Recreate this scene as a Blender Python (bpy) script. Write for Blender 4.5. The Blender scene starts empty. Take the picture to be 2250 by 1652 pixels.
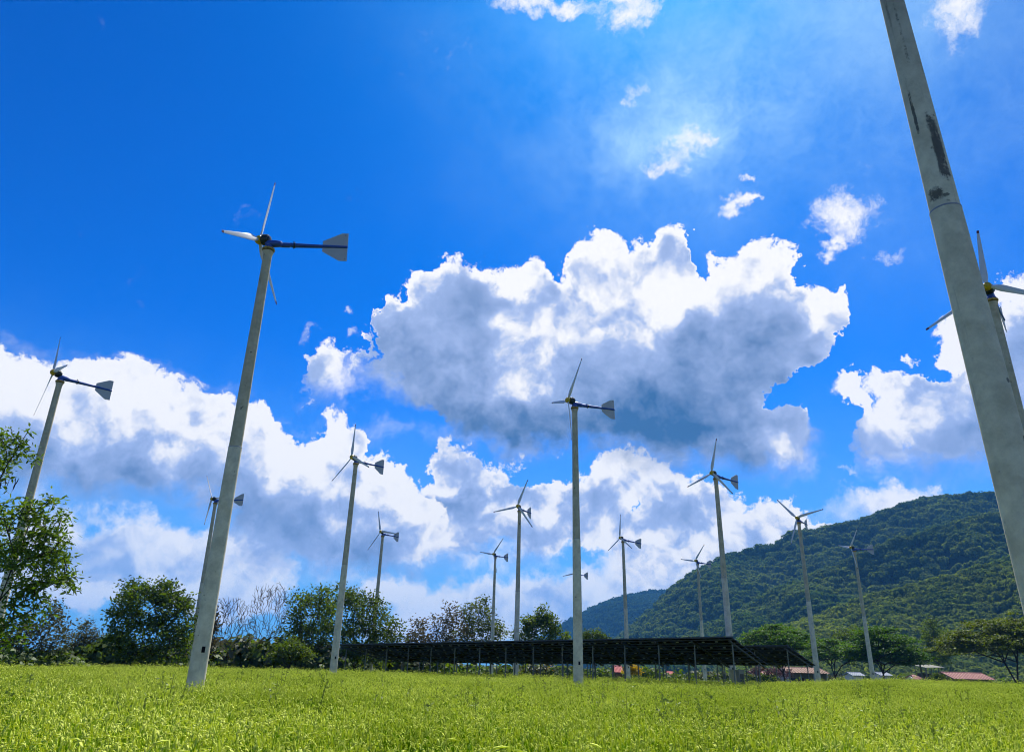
import bpy, bmesh, math, random
import numpy as np
from mathutils import Matrix, Vector

random.seed(7)
rng = np.random.default_rng(7)
sc = bpy.context.scene
COL = sc.collection
R = math.radians

# ------------------------------------------------------------------ camera
FPX, PITCH, ROLL, CAMZ = 1635.76, 0.3711, 0.0277, 1.45      # focal length for a frame 2250 px wide
CP, SP, CR, SR = math.cos(PITCH), math.sin(PITCH), math.cos(ROLL), math.sin(ROLL)
cam_data = bpy.data.cameras.new('camera')
cam_data.sensor_fit = 'HORIZONTAL'
cam_data.sensor_width = 36.0
cam_data.lens = FPX / 2250.0 * 36.0
cam_data.clip_start, cam_data.clip_end = 0.1, 30000.0
cam = bpy.data.objects.new('camera', cam_data)
COL.objects.link(cam)
_X, _U, _F = Vector((1, 0, 0)), Vector((0, -SP, CP)), Vector((0, CP, SP))
_cx, _cy = _X * CR + _U * SR, _U * CR - _X * SR
cam.matrix_world = Matrix(((_cx.x, _cy.x, -_F.x, 0), (_cx.y, _cy.y, -_F.y, 0), (_cx.z, _cy.z, -_F.z, CAMZ), (0, 0, 0, 1)))
sc.camera = cam


def ray(px, py):
    a, b = (px - 1125) / FPX, -(py - 826) / FPX
    x, up = a * CR - b * SR, a * SR + b * CR
    return Vector((x, CP - up * SP, SP + up * CP))


def at(px, py, Y):
    """world point seen in direction (px, py) of the 2250 px wide survey photo, Y metres ahead"""
    r = ray(px, py)
    return Vector((r.x * Y / r.y, Y, CAMZ + r.z * Y / r.y))


def azel(px, py):
    r = ray(px, py).normalized()
    return math.degrees(math.atan2(r.x, r.y)), math.degrees(math.asin(r.z))


# ------------------------------------------------------------------ view, sun
sc.view_settings.view_transform = 'Standard'
sc.view_settings.look = 'None'
sc.view_settings.gamma = 1.0
sc.view_settings.use_curve_mapping = False
sc.view_settings.exposure = 0.75
SUN_EL, SUN_AZ = R(56.0), R(16.0)                 # azimuth clockwise from +Y (the view direction)
sun_data = bpy.data.lights.new('sun', 'SUN')
sun_data.energy = 4.6
HAZE_D = 1.6e-4
sun_data.angle = R(0.55)
sun_data.color = (1.0, 0.955, 0.88)
sun = bpy.data.objects.new('sun', sun_data)
COL.objects.link(sun)
SUN_DIR = Vector((math.sin(SUN_AZ) * math.cos(SUN_EL), math.cos(SUN_AZ) * math.cos(SUN_EL), math.sin(SUN_EL)))
sun.rotation_euler = (-SUN_DIR).to_track_quat('-Z', 'Y').to_euler()
sun.location = (0, 0, 60)


# ------------------------------------------------------------------ shader expression helper
class NT:
    def __init__(self, tree):
        self.t = tree

    def new(self, kind, **kw):
        n = self.t.nodes.new(kind)
        for k, v in kw.items():
            setattr(n, k, v)
        return n

    def put(self, sock, v):
        if isinstance(v, S):
            self.t.links.new(v.s, sock)
        elif isinstance(v, (tuple, list)) and sock.type == 'RGBA' and len(v) == 3:
            sock.default_value = (*v, 1.0)
        else:
            sock.default_value = v

    def math(self, op, a, b=None, c=None, clamp=False):
        n = self.new('ShaderNodeMath', operation=op, use_clamp=clamp)
        for i, v in enumerate((a, b, c)):
            if v is not None:
                self.put(n.inputs[i], v)
        return S(self, n.outputs[0])

    def vmath(self, op, a, b=None):
        n = self.new('ShaderNodeVectorMath', operation=op)
        self.put(n.inputs[0], a)
        if b is not None:
            if op == 'SCALE':
                self.put(n.inputs[3], b)
            else:
                self.put(n.inputs[1], b)
        return S(self, n.outputs[1] if op in ('LENGTH', 'DOT_PRODUCT') else n.outputs[0])

    def noise(self, vec, scale, detail=2.0, rough=0.5, lac=2.0, dist=0.0, color=False):
        n = self.new('ShaderNodeTexNoise')
        self.put(n.inputs['Vector'], vec)
        self.put(n.inputs['Scale'], scale)
        n.inputs['Detail'].default_value = detail
        n.inputs['Roughness'].default_value = rough
        n.inputs['Lacunarity'].default_value = lac
        n.inputs['Distortion'].default_value = dist
        return S(self, n.outputs['Color' if color else 'Fac'])

    def voronoi(self, vec, scale, detail=0.0, rough=0.5, lac=2.0, feature='F1', out='Distance'):
        n = self.new('ShaderNodeTexVoronoi', feature=feature)
        n.normalize = True
        self.put(n.inputs['Vector'], vec)
        n.inputs['Scale'].default_value = scale
        n.inputs['Detail'].default_value = detail
        n.inputs['Roughness'].default_value = rough
        n.inputs['Lacunarity'].default_value = lac
        return S(self, n.outputs[out])

    def sstep(self, v, a, b, lo=0.0, hi=1.0, kind='SMOOTHSTEP'):
        n = self.new('ShaderNodeMapRange', interpolation_type=kind)
        for k, x in zip(('Value', 'From Min', 'From Max', 'To Min', 'To Max'), (v, a, b, lo, hi)):
            self.put(n.inputs[k], x)
        return S(self, n.outputs[0])

    def mix(self, f, a, b, blend='MIX'):
        n = self.new('ShaderNodeMix', data_type='RGBA', blend_type=blend)
        self.put(n.inputs[0], f)
        self.put(n.inputs[6], a)
        self.put(n.inputs[7], b)
        return S(self, n.outputs[2])

    def xyz(self, x, y, z):
        n = self.new('ShaderNodeCombineXYZ')
        for i, v in enumerate((x, y, z)):
            self.put(n.inputs[i], v)
        return S(self, n.outputs[0])

    def sep(self, v):
        n = self.new('ShaderNodeSeparateXYZ')
        self.put(n.inputs[0], v)
        return [S(self, o) for o in n.outputs]

    def ramp(self, fac, stops):
        n = self.new('ShaderNodeValToRGB')
        self.put(n.inputs[0], fac)
        el = n.color_ramp.elements
        while len(el) < len(stops):
            el.new(0.5)
        for e, (p, c) in zip(el, stops):
            e.position = p
            e.color = (*c, 1.0)
        return S(self, n.outputs[0])

    def curve(self, v, pts, x0, x1, y0, y1):
        n = self.new('ShaderNodeFloatCurve')
        self.put(n.inputs['Value'], (v - x0) / (x1 - x0))
        c = n.mapping.curves[0]
        q = [((x - x0) / (x1 - x0), (y - y0) / (y1 - y0)) for x, y in pts]
        q.sort()
        q = [(min(max(a, 0), 1), min(max(b, 0), 1)) for a, b in q]
        while len(c.points) < len(q):
            c.points.new(0.5, 0.5)
        for p, (a, b) in zip(c.points, q):
            p.location = (a, b)
            p.handle_type = 'VECTOR'
        n.mapping.extend = 'HORIZONTAL'
        n.mapping.update()
        return S(self, n.outputs[0]) * (y1 - y0) + y0


class S:
    def __init__(self, nt, s):
        self.n, self.s = nt, s

    def __add__(self, o): return self.n.math('ADD', self, o)
    __radd__ = __add__
    def __sub__(self, o): return self.n.math('SUBTRACT', self, o)
    def __rsub__(self, o): return self.n.math('SUBTRACT', o, self)
    def __mul__(self, o): return self.n.math('MULTIPLY', self, o)
    __rmul__ = __mul__
    def __truediv__(self, o): return self.n.math('DIVIDE', self, o)
    def exp(self): return self.n.math('EXPONENT', self)
    def clamp(self): return self.n.math('ADD', self, 0.0, clamp=True)
    def max(self, o): return self.n.math('MAXIMUM', self, o)
    def min(self, o): return self.n.math('MINIMUM', self, o)
    def pow(self, o): return self.n.math('POWER', self, o)
    def abs(self): return self.n.math('ABSOLUTE', self)

# ------------------------------------------------------------------ world: clear sky and cumulus
world = bpy.data.worlds.new('World')
sc.world = world
world.use_nodes = True
wt = world.node_tree
wt.nodes.clear()
W = NT(wt)
_tc = W.new('ShaderNodeTexCoord')
P = S(W, _tc.outputs['Generated'])
px_, py_, pz_ = W.sep(P)
AZ = W.math('ARCTAN2', px_, py_) * 57.29578
EL = W.math('ARCSINE', pz_) * 57.29578
_sky = W.new('ShaderNodeTexSky', sky_type='NISHITA')
_sky.sun_disc = False
_sky.sun_elevation = SUN_EL
_sky.sun_rotation = SUN_AZ
_sky.altitude = 300.0
_sky.air_density = 1.0
_sky.dust_density = 0.6
_sky.ozone_density = 3.0
SKY_STRENGTH = 0.105
sky_c = S(W, _sky.outputs[0])
_hs = W.new('ShaderNodeHueSaturation')
_hs.inputs['Saturation'].default_value = 1.2
_hs.inputs['Hue'].default_value = 0.5
W.put(_hs.inputs['Color'], sky_c)
sky_c = W.mix(1.0, S(W, _hs.outputs[0]), (0.0, 0.60, 1.36), 'MULTIPLY')

# billows: rounded lumps plus ragged fractal edges, once at the ray and once a little towards the sun
_w = W.vmath('SUBTRACT', W.noise(P, 11.0, 5, 0.6, color=True), (0.5, 0.5, 0.5))
PW = W.vmath('ADD', P, W.vmath('SCALE', _w, 0.07))
PWS = W.vmath('ADD', PW, tuple(SUN_DIR * 0.022))
_w2 = W.vmath('SUBTRACT', W.noise(P, 26.0, 5, 0.62, color=True), (0.5, 0.5, 0.5))
wx_, wy_, wz_ = W.sep(_w)
vx_, vy_, vz_ = W.sep(_w2)
AZ = AZ + wx_ * 7.0 + vx_ * 4.2
EL = EL + wz_ * 4.0 + vz_ * 3.4


def billow(vec, s):
    v = W.voronoi(vec, s, 2.0, 0.55, 2.4, 'SMOOTH_F1')
    f = W.noise(vec, s * 0.62, 5.0, 0.6, 2.1)
    return (0.50 - v) * 0.95 + (f - 0.5) * 1.7


N1 = billow(PW, 17.0)
NF = W.noise(PW, 52.0, 5.0, 0.70) - 0.5
M1 = W.noise(PW, 13.0, 4.0, 0.52)
M1S = W.noise(PWS, 13.0, 4.0, 0.52)
RELIEF = (M1 - M1S) * 3.2
NBIG = W.noise(P, 5.0, 4.0, 0.5) - 0.5


def outline(pts, x0, x1):
    q = [azel(*p) for p in pts]
    return W.curve(AZ, q, x0, x1, -4.0, 64.0)


AE = W.xyz(AZ, EL, 0.0)


def total(items):
    s = None
    for px, py, rx, ry, w in items:
        a, e = azel(px, py)
        kx, ky = math.cos(math.radians(e)) / rx * 28.5, 28.5 / ry
        n = W.new('ShaderNodeVectorMath', operation='MULTIPLY_ADD')
        W.put(n.inputs[0], AE)
        n.inputs[1].default_value = (kx, ky, 0.0)
        n.inputs[2].default_value = (-a * kx, -e * ky, 0.0)
        v = S(W, n.outputs[0])
        g = W.math('POWER', math.exp(-1.0), W.vmath('DOT_PRODUCT', v, v))
        s = W.math('MULTIPLY_ADD', g, w, 0.0 if s is None else s)
    return s


C_LIT = (1.02, 1.02, 1.03)
C_MID = (0.40, 0.53, 0.86)
C_DRK = (0.050, 0.160, 0.38)


def shade(L):
    return W.mix(W.sstep(L, 0.42, 1.0), W.mix(W.sstep(L, -0.9, 0.5, kind="LINEAR"), C_DRK, C_MID), C_LIT)


def layer(under, dens, light, w1=0.9, op=1.0):
    a = W.sstep(dens, 0.0, w1)
    if op != 1.0:
        a = a * op
    return W.mix(a, under, shade(light))


def bank(under, top, bot, amp, kr, kt, base, soft=0.5, edge=0.45, dark=None, relief=1.0, hole=None, namp=0.0, op=1.0, x0=-45.0, x1=45.0):
    T, B = outline(top, x0, x1), outline(bot, x0, x1)
    dt, db = T - EL, EL - B
    d = W.math('SMOOTH_MIN', dt, db * soft, 1.6)
    deep = W.sstep(db, 0.0, 5.0, 1.0, 0.0)
    dens = d + N1 * amp + NF * W.sstep(deep, 0.0, 1.0, amp * 1.15, amp * 0.35)
    if hole is not None:
        dens = dens - hole
    rim = (dens.max(0.0) * (-1.0 / kr)).exp()
    lt = (dt.max(0.0) * (-1.0 / kt)).exp()
    L = rim * 0.62 + lt * 0.5 + RELIEF * relief + base + NBIG * namp + N1 * 0.08 + NF * 0.20
    if dark is not None:
        L = L + dark
    return layer(under, dens, L, W.sstep(deep, 0.0, 1.0, edge, edge + 2.2), op)


col = S(W, W.new('ShaderNodeRGB').outputs[0])
# veil of haze low over the land
_gm = W.new('ShaderNodeGamma')
W.put(_gm.inputs[0], W.vmath('SCALE', sky_c, SKY_STRENGTH))
_gm.inputs[1].default_value = 1.28
SKYB = W.vmath('MULTIPLY', S(W, _gm.outputs[0]), (0.0, 1.62, 1.10))
hz = W.sstep(EL, -2.0, 26.0, 1.0, 0.0, 'SMOOTHERSTEP')
col = W.mix(hz * 0.72, SKYB, (0.25, 0.52, 0.93))
# thin bright veil below the sun
veil = total([(1500, 270, 330, 210, 0.34), (1500, 290, 160, 110, 0.42), (1385, 320, 80, 70, 0.30), (1560, 285, 80, 60, 0.36), (1430, 215, 90, 40, 0.26), (1640, 240, 90, 60, 0.2), (1700, 20, 420, 260, 0.42), (2250, 150, 300, 260, 0.20), (1950, 420, 240, 330, 0.10), (1050, 80, 200, 120, 0.06)])
col = W.mix((veil * (0.62 + NBIG * 1.9 + NF * 0.6)).clamp(), col, (0.52, 0.84, 1.12))

# low broken deck over the horizon
deck = total([(300, 1240, 220, 70, 2.2), (1000, 1370, 260, 60, 2.0), (1130, 1310, 220, 60, 1.6), (1500, 1250, 260, 60, 1.6),
              (530, 1270, 90, 55, 2.6), (1330, 1330, 220, 40, 1.4), (200, 1200, 150, 80, 1.6), (880, 1300, 60, 25, 1.6), (190, 1315, 40, 14, 1.4)])
ND = N1
dd = deck + ND * 2.3 - 1.25
col = layer(col, dd, 0.74 + RELIEF * 0.7 + (0.0 - dd.max(0.0)).exp() * 0.25, 1.2, 0.86)

# centre deck under the big cloud
ctop = [(760, 1220), (880, 1120), (930, 1040), (960, 1000), (1000, 982), (1050, 1005), (1130, 1035), (1200, 1050), (1300, 1010), (1400, 1020),
        (1500, 1045), (1560, 1075), (1600, 1085), (1650, 1080), (1700, 1090), (1750, 1110), (1800, 1165), (1850, 1230), (1900, 1330)]
cbot = [(760, 1240), (900, 1290), (1000, 1270), (1250, 1260), (1500, 1290), (1700, 1300), (1900, 1320)]
chole = total([(1402, 1120, 26, 42, 3.2), (1150, 1052, 40, 18, 2.6), (1290, 1215, 90, 20, 2.2), (1080, 1190, 60, 24, 1.6), (1620, 1140, 60, 30, 1.2), (930, 1180, 60, 20, 1.5)])
cdark = total([(1215, 1105, 110, 34, -0.55), (1060, 1110, 60, 26, -0.2), (950, 1100, 60, 30, -0.5), (1480, 1130, 90, 36, -0.15), (1250, 1180, 120, 26, -0.3)])
col = bank(col, ctop, cbot, 2.7, 1.6, 2.6, 0.36, 0.9, 0.6, cdark, 1.15, chole, 0.9, 0.97)

# bank along the left
ltop = [(-400, 830), (-200, 815), (0, 800), (60, 805), (130, 798), (200, 808), (300, 818), (400, 848), (470, 858), (540, 878), (590, 890), (620, 930),
        (650, 950), (680, 945), (720, 918), (760, 912), (798, 940), (806, 1008), (850, 1008), (880, 1045), (920, 1072), (980, 1120), (1010, 1200), (1040, 1300)]
lbot = [(-400, 1110), (0, 1108), (200, 1108), (320, 1125), (420, 1118), (500, 1190), (560, 1260), (650, 1290), (800, 1292), (900, 1270), (980, 1220), (1040, 1290)]
ldark = total([(420, 1090, 260, 46, -0.59), (130, 1060, 220, 56, -0.48), (760, 1240, 170, 60, -0.53), (610, 1150, 120, 40, -0.43), (250, 920, 130, 60, 0.28), (640, 1010, 120, 50, 0.35), (860, 1150, 60, 30, -0.48), (770, 1160, 70, 30, 0.35), (520, 960, 80, 50, 0.2), (80, 880, 90, 40, 0.15), (330, 1010, 90, 40, -0.23)])
col = bank(col, ltop, lbot, 1.7, 1.6, 3.8, 0.42, 0.7, 0.45, ldark, 0.95, None, 0.7, 0.98)

# bank on the right
rtop = [(1770, 930), (1815, 865), (1850, 825), (1885, 800), (1915, 845), (1950, 818), (1985, 790), (2010, 750), (2060, 712), (2110, 692), (2160, 690), (2200, 680), (2225, 612), (2260, 598), (2400, 560)]
rbot = [(1770, 962), (1840, 930), (1875, 960), (1890, 1030), (1950, 1066), (2050, 1066), (2250, 1078), (2400, 1080)]
rhole = total([(2050, 830, 44, 20, 3.4), (1950, 900, 44, 30, 2.0), (2115, 862, 34, 18, 2.8), (1960, 790, 60, 40, 2.4), (1835, 905, 40, 40, 2.2), (1985, 960, 14, 18, 1.4)])
rdark = total([(2100, 985, 150, 70, -0.42), (2180, 900, 90, 90, -0.2), (1960, 900, 60, 70, 0.3), (2040, 760, 80, 50, 0.3), (2230, 760, 60, 60, -0.05), (2230, 660, 60, 50, 0.25)])
col = bank(col, rtop, rbot, 2.2, 1.3, 2.2, 0.40, 0.6, 0.6, rdark, 0.9, rhole, 0.5, 0.95)
r2top = [(1730, 1140), (1790, 1105), (1850, 1080), (1950, 1058), (2060, 1072), (2110, 1110), (2300, 1120), (2600, 1100)]
r2bot = [(1730, 1150), (1800, 1160), (1950, 1200), (2100, 1200), (2600, 1220)]
col = bank(col, r2top, r2bot, 1.2, 1.6, 2.4, 0.35, 0.9, 0.9, None, 0.7, None, 0.2, 0.9)

# the big cumulus in the middle
btop = [(660, 880), (682, 800), (705, 775), (745, 780), (790, 815), (812, 800), (816, 700), (830, 668), (880, 650), (905, 612), (950, 590), (1000, 573), (1060, 588), (1100, 600), (1150, 588),
        (1195, 600), (1235, 628), (1258, 602), (1266, 550), (1292, 530), (1320, 522), (1370, 540), (1400, 525), (1450, 503), (1485, 522), (1520, 512), (1532, 560),
        (1548, 605), (1580, 572), (1640, 545), (1690, 540), (1738, 556), (1760, 600), (1785, 640), (1828, 633), (1850, 665), (1878, 760), (1905, 880), (1930, 1000), (2000, 1120)]
bbot = [(660, 885), (700, 880), (745, 890), (780, 870), (810, 850), (850, 870), (885, 905), (930, 950), (970, 985), (1100, 1000), (1250, 1015), (1400, 1030), (1560, 1040),
        (1640, 1052), (1720, 1060), (1790, 1045), (1830, 1010), (1880, 990), (1925, 985), (2000, 1000)]
bhole = total([(1735, 850, 62, 48, 6.0), (1830, 800, 50, 60, 5.0), (1850, 880, 60, 60, 5.0), (1915, 800, 46, 110, 6.0), (945, 935, 28, 22, 3.0), (900, 940, 40, 30, 3.0), (1540, 560, 16, 40, 2.4), (818, 770, 10, 40, 1.5), (1200, 690, 7, 10, 1.6)])
bdark = total([(1420, 970, 340, 80, -0.95), (1560, 870, 150, 95, -0.55), (1640, 740, 90, 60, -0.42), (1390, 850, 110, 80, -0.45), (1010, 760, 120, 100, -0.12), (1060, 935, 190, 60, -0.80),
               (900, 860, 90, 60, -0.05), (1180, 790, 80, 100, 0.46), (1150, 690, 60, 50, 0.2), (1130, 860, 50, 40, 0.25), (1560, 640, 160, 50, 0.55), (1400, 660, 120, 70, 0.36), (1300, 610, 60, 60, 0.25),
               (1360, 800, 60, 40, 0.12), (1720, 960, 70, 70, 0.55), (1060, 640, 90, 36, -0.12), (760, 830, 60, 40, 0.4), (1790, 690, 60, 60, 0.35), (880, 700, 60, 40, 0.1), (1290, 930, 60, 14, 0.12)])
col = bank(col, btop, bbot, 1.8, 0.9, 1.5, 0.26, 0.62, 0.4, bdark, 0.85, bhole, 0.8)

# scattered scraps
scr = total([(1838, 490, 74, 58, 2.45), (1800, 555, 26, 20, 1.9), (1952, 570, 44, 26, 1.9), (1606, 446, 40, 22, 2.4), (1650, 436, 18, 12, 2.0), (1652, 398, 14, 14, 1.9), 
             (1385, 20, 74, 60, 2.5), (1150, -5, 80, 30, 2.3), (1250, 5, 40, 20, 1.8), (2120, 40, 60, 70, 2.0), (1558, 283, 34, 30, 1.4), (1402, 212, 34, 20, 1.5), (1445, 366, 60, 18, 1.2), (1510, 325, 60, 50, 1.0), (1480, 280, 160, 100, 0.55),
             (760, 686, 16, 20, 1.9), (675, 722, 34, 22, 1.75), (778, 742, 30, 20, 1.6), (672, 870, 18, 10, 1.8), (440, 830, 40, 10, 1.7), (1470, 540, 70, 20, 0.6), (1880, 1035, 36, 14, 1.7)])
sd = scr + N1 * 1.25 + NF * 2.6 - 1.3
col = layer(col, sd, 0.95 + RELIEF * 0.3, 1.7, 0.97)

_bg = W.new('ShaderNodeBackground')
W.put(_bg.inputs['Color'], col)
_bg.inputs['Strength'].default_value = 0.6
_wo = W.new('ShaderNodeOutputWorld')
wt.links.new(_bg.outputs[0], _wo.inputs[0])
world.cycles.sampling_method = 'MANUAL'
world.cycles.sample_map_resolution = 512
sc.cycles.use_denoising = True
sc.cycles.pixel_filter_type = 'BLACKMAN_HARRIS'
sc.cycles.filter_width = 1.05
sc.cycles.use_adaptive_sampling = True
sc.cycles.adaptive_threshold = 0.02
sc.cycles.adaptive_min_samples = 12
# ------------------------------------------------------------------ mesh helpers
class MB:
    """collects boxes, tubes, loose faces; build() links them as ONE mesh object"""

    def __init__(self):
        self.v, self.f, self.m = [], [], []

    def add(self, verts, faces, mi=0):
        o = len(self.v)
        self.v += [tuple(p) for p in verts]
        self.f += [tuple(i + o for i in q) for q in faces]
        self.m += [mi] * len(faces)
        return self

    def box(self, c, s, mat=None, mi=0):
        x, y, z = s[0] / 2, s[1] / 2, s[2] / 2
        vs = [Vector((a, b, d)) for a in (-x, x) for b in (-y, y) for d in (-z, z)]
        if mat is not None:
            vs = [mat @ v for v in vs]
        c = Vector(c)
        return self.add([v + c for v in vs], [(0, 1, 3, 2), (4, 6, 7, 5), (0, 4, 5, 1), (2, 3, 7, 6), (0, 2, 6, 4), (1, 5, 7, 3)], mi)

    def tube(self, pts, rad, n=8, caps=True, mi=0, flat=1.0):
        pts = [Vector(p) for p in pts]
        if not hasattr(rad, '__len__'):
            rad = [rad] * len(pts)
        vs, fs = [], []
        prev = None
        for i, p in enumerate(pts):
            t = (pts[min(i + 1, len(pts) - 1)] - pts[max(i - 1, 0)])
            t = t.normalized() if t.length > 1e-9 else Vector((0, 0, 1))
            if prev is None:
                a = t.orthogonal().normalized()
                if abs(t.z) > 0.9:
                    a = Vector((1, 0, 0))
                    a = (a - t * a.dot(t)).normalized()
            else:
                a = (prev - t * prev.dot(t))
                a = a.normalized() if a.length > 1e-6 else t.orthogonal().normalized()
            prev = a
            b = t.cross(a)
            for k in range(n):
                an = 2 * math.pi * k / n
                vs.append(p + (a * math.cos(an) + b * math.sin(an) * flat) * rad[i])
        for i in range(len(pts) - 1):
            for k in range(n):
                k2 = (k + 1) % n
                fs.append((i * n + k, i * n + k2, (i + 1) * n + k2, (i + 1) * n + k))
        if caps:
            fs.append(tuple(range(n - 1, -1, -1)))
            fs.append(tuple(range((len(pts) - 1) * n, len(pts) * n)))
        return self.add(vs, fs, mi)

    def mesh(self, name, mats, smooth=False):
        me = bpy.data.meshes.new(name)
        me.from_pydata(self.v, [], self.f)
        for m in (mats if isinstance(mats, (list, tuple)) else [mats]):
            me.materials.append(m)
        if any(self.m):
            me.polygons.foreach_set('material_index', self.m)
        if smooth:
            me.polygons.foreach_set('use_smooth', [True] * len(me.polygons))
            me.set_sharp_from_angle(angle=R(38))
        me.update()
        return me

    def build(self, name, mats, parent=None, smooth=False, loc=None):
        return link(name, self.mesh(name, mats, smooth), parent, loc)


def link(name, me, parent=None, loc=None, mat=None):
    o = bpy.data.objects.new(name, me)
    COL.objects.link(o)
    if parent is not None:
        o.parent = parent
    if loc is not None:
        o.location = loc
    if mat is not None:
        o.matrix_local = mat
    return o


def np_mesh(name, verts, faces, mats, smooth=False, mi=None):
    """mesh from numpy arrays; faces is (n,3) or (n,4)"""
    me = bpy.data.meshes.new(name)
    verts = np.asarray(verts, np.float32)
    faces = np.asarray(faces, np.int32)
    k = faces.shape[1]
    me.vertices.add(len(verts))
    me.vertices.foreach_set('co', verts.ravel())
    me.loops.add(faces.size)
    me.loops.foreach_set('vertex_index', faces.ravel())
    me.polygons.add(len(faces))
    me.polygons.foreach_set('loop_start', np.arange(0, faces.size, k, dtype=np.int32))
    me.polygons.foreach_set('loop_total', np.full(len(faces), k, np.int32))
    for m in (mats if isinstance(mats, (list, tuple)) else [mats]):
        me.materials.append(m)
    if mi is not None:
        me.polygons.foreach_set('material_index', np.asarray(mi, np.int32))
    if smooth:
        me.polygons.foreach_set('use_smooth', np.ones(len(faces), bool))
    me.update(calc_edges=True)
    me.validate()
    return me


def tag(o, label=None, cat=None, group=None, kind=None):
    for k, v in (('label', label), ('category', cat), ('group', group), ('kind', kind)):
        if v:
            o[k] = v
    return o


def thing(name, label, cat, loc=(0, 0, 0), rz=0.0, group=None):
    o = bpy.data.objects.new(name, None)
    o.empty_display_size = 0.3
    COL.objects.link(o)
    o.location = loc
    o.rotation_euler = (0, 0, rz)
    return tag(o, label, cat, group)


def scatter(name, pts, rots, scls, idx, protos):
    """one stuff object: geometry-node instances of the prototypes on the points"""
    pc = bpy.data.collections.new(name + '_kinds')
    for i, me in enumerate(protos):
        pc.objects.link(bpy.data.objects.new('%s_kind_%02d' % (name, i), me))
    me = bpy.data.meshes.new(name)
    n = len(pts)
    me.vertices.add(n)
    me.vertices.foreach_set('co', np.asarray(pts, np.float32).ravel())
    a = me.attributes.new('rot', 'FLOAT_VECTOR', 'POINT')
    a.data.foreach_set('vector', np.asarray(rots, np.float32).ravel())
    a = me.attributes.new('scl', 'FLOAT_VECTOR', 'POINT')
    a.data.foreach_set('vector', np.asarray(scls, np.float32).ravel())
    a = me.attributes.new('idx', 'INT', 'POINT')
    a.data.foreach_set('value', np.asarray(idx, np.int32))
    o = link(name, me)
    g = bpy.data.node_groups.new(name + '_scatter', 'GeometryNodeTree')
    g.interface.new_socket('Geometry', in_out='INPUT', socket_type='NodeSocketGeometry')
    g.interface.new_socket('Geometry', in_out='OUTPUT', socket_type='NodeSocketGeometry')
    N = g.nodes.new
    gi, go = N('NodeGroupInput'), N('NodeGroupOutput')
    ip, ci = N('GeometryNodeInstanceOnPoints'), N('GeometryNodeCollectionInfo')
    ci.inputs['Collection'].default_value = pc
    ci.inputs['Separate Children'].default_value = True
    ci.inputs['Reset Children'].default_value = True
    ip.inputs['Pick Instance'].default_value = True

    def attr(nm, ty):
        q = N('GeometryNodeInputNamedAttribute')
        q.data_type = ty
        q.inputs['Name'].default_value = nm
        return q.outputs['Attribute']
    er = N('FunctionNodeEulerToRotation')
    L = g.links.new
    L(gi.outputs[0], ip.inputs['Points'])
    L(ci.outputs[0], ip.inputs['Instance'])
    L(attr('idx', 'INT'), ip.inputs['Instance Index'])
    L(attr('rot', 'FLOAT_VECTOR'), er.inputs[0])
    L(er.outputs[0], ip.inputs['Rotation'])
    L(attr('scl', 'FLOAT_VECTOR'), ip.inputs['Scale'])
    L(ip.outputs[0], go.inputs[0])
    md = o.modifiers.new('scatter', 'NODES')
    md.node_group = g
    return o


# ------------------------------------------------------------------ materials
def material(name, fn, rough=0.8, spec=0.3, metal=0.0):
    m = bpy.data.materials.new(name)
    m.use_nodes = True
    t = m.node_tree
    t.nodes.clear()
    n = NT(t)
    out = n.new('ShaderNodeOutputMaterial')
    p = n.new('ShaderNodeBsdfPrincipled')
    p.inputs['Roughness'].default_value = rough
    p.inputs['Specular IOR Level'].default_value = spec
    p.inputs['Metallic'].default_value = metal
    t.links.new(p.outputs[0], out.inputs[0])
    tc = n.new('ShaderNodeTexCoord')
    n.obj = S(n, tc.outputs['Object'])
    n.geo = S(n, n.new('ShaderNodeNewGeometry').outputs['Position'])
    oi = n.new('ShaderNodeObjectInfo')
    n.rand = S(n, oi.outputs['Random'])
    n.oloc = S(n, oi.outputs['Location'])
    r = fn(n)
    c, bump = r if isinstance(r, tuple) and isinstance(r[1], tuple) and isinstance(r[1][0], S) else (r, None)
    n.put(p.inputs['Base Color'], c)
    if bump:
        b = n.new('ShaderNodeBump')
        b.inputs['Strength'].default_value = bump[1]
        b.inputs['Distance'].default_value = bump[2]
        n.put(b.inputs['Height'], bump[0])
        t.links.new(b.outputs[0], p.inputs['Normal'])
    return m


def plain(name, c, rough=0.6, spec=0.3, metal=0.0, var=0.12, sc_=3.0):
    return material(name, lambda n: n.mix(n.noise(n.obj, sc_, 5, 0.6), tuple(x * (1 - var * 1.6) for x in c), tuple(min(1, x * (1 + var)) for x in c)), rough, spec, metal)


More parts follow.
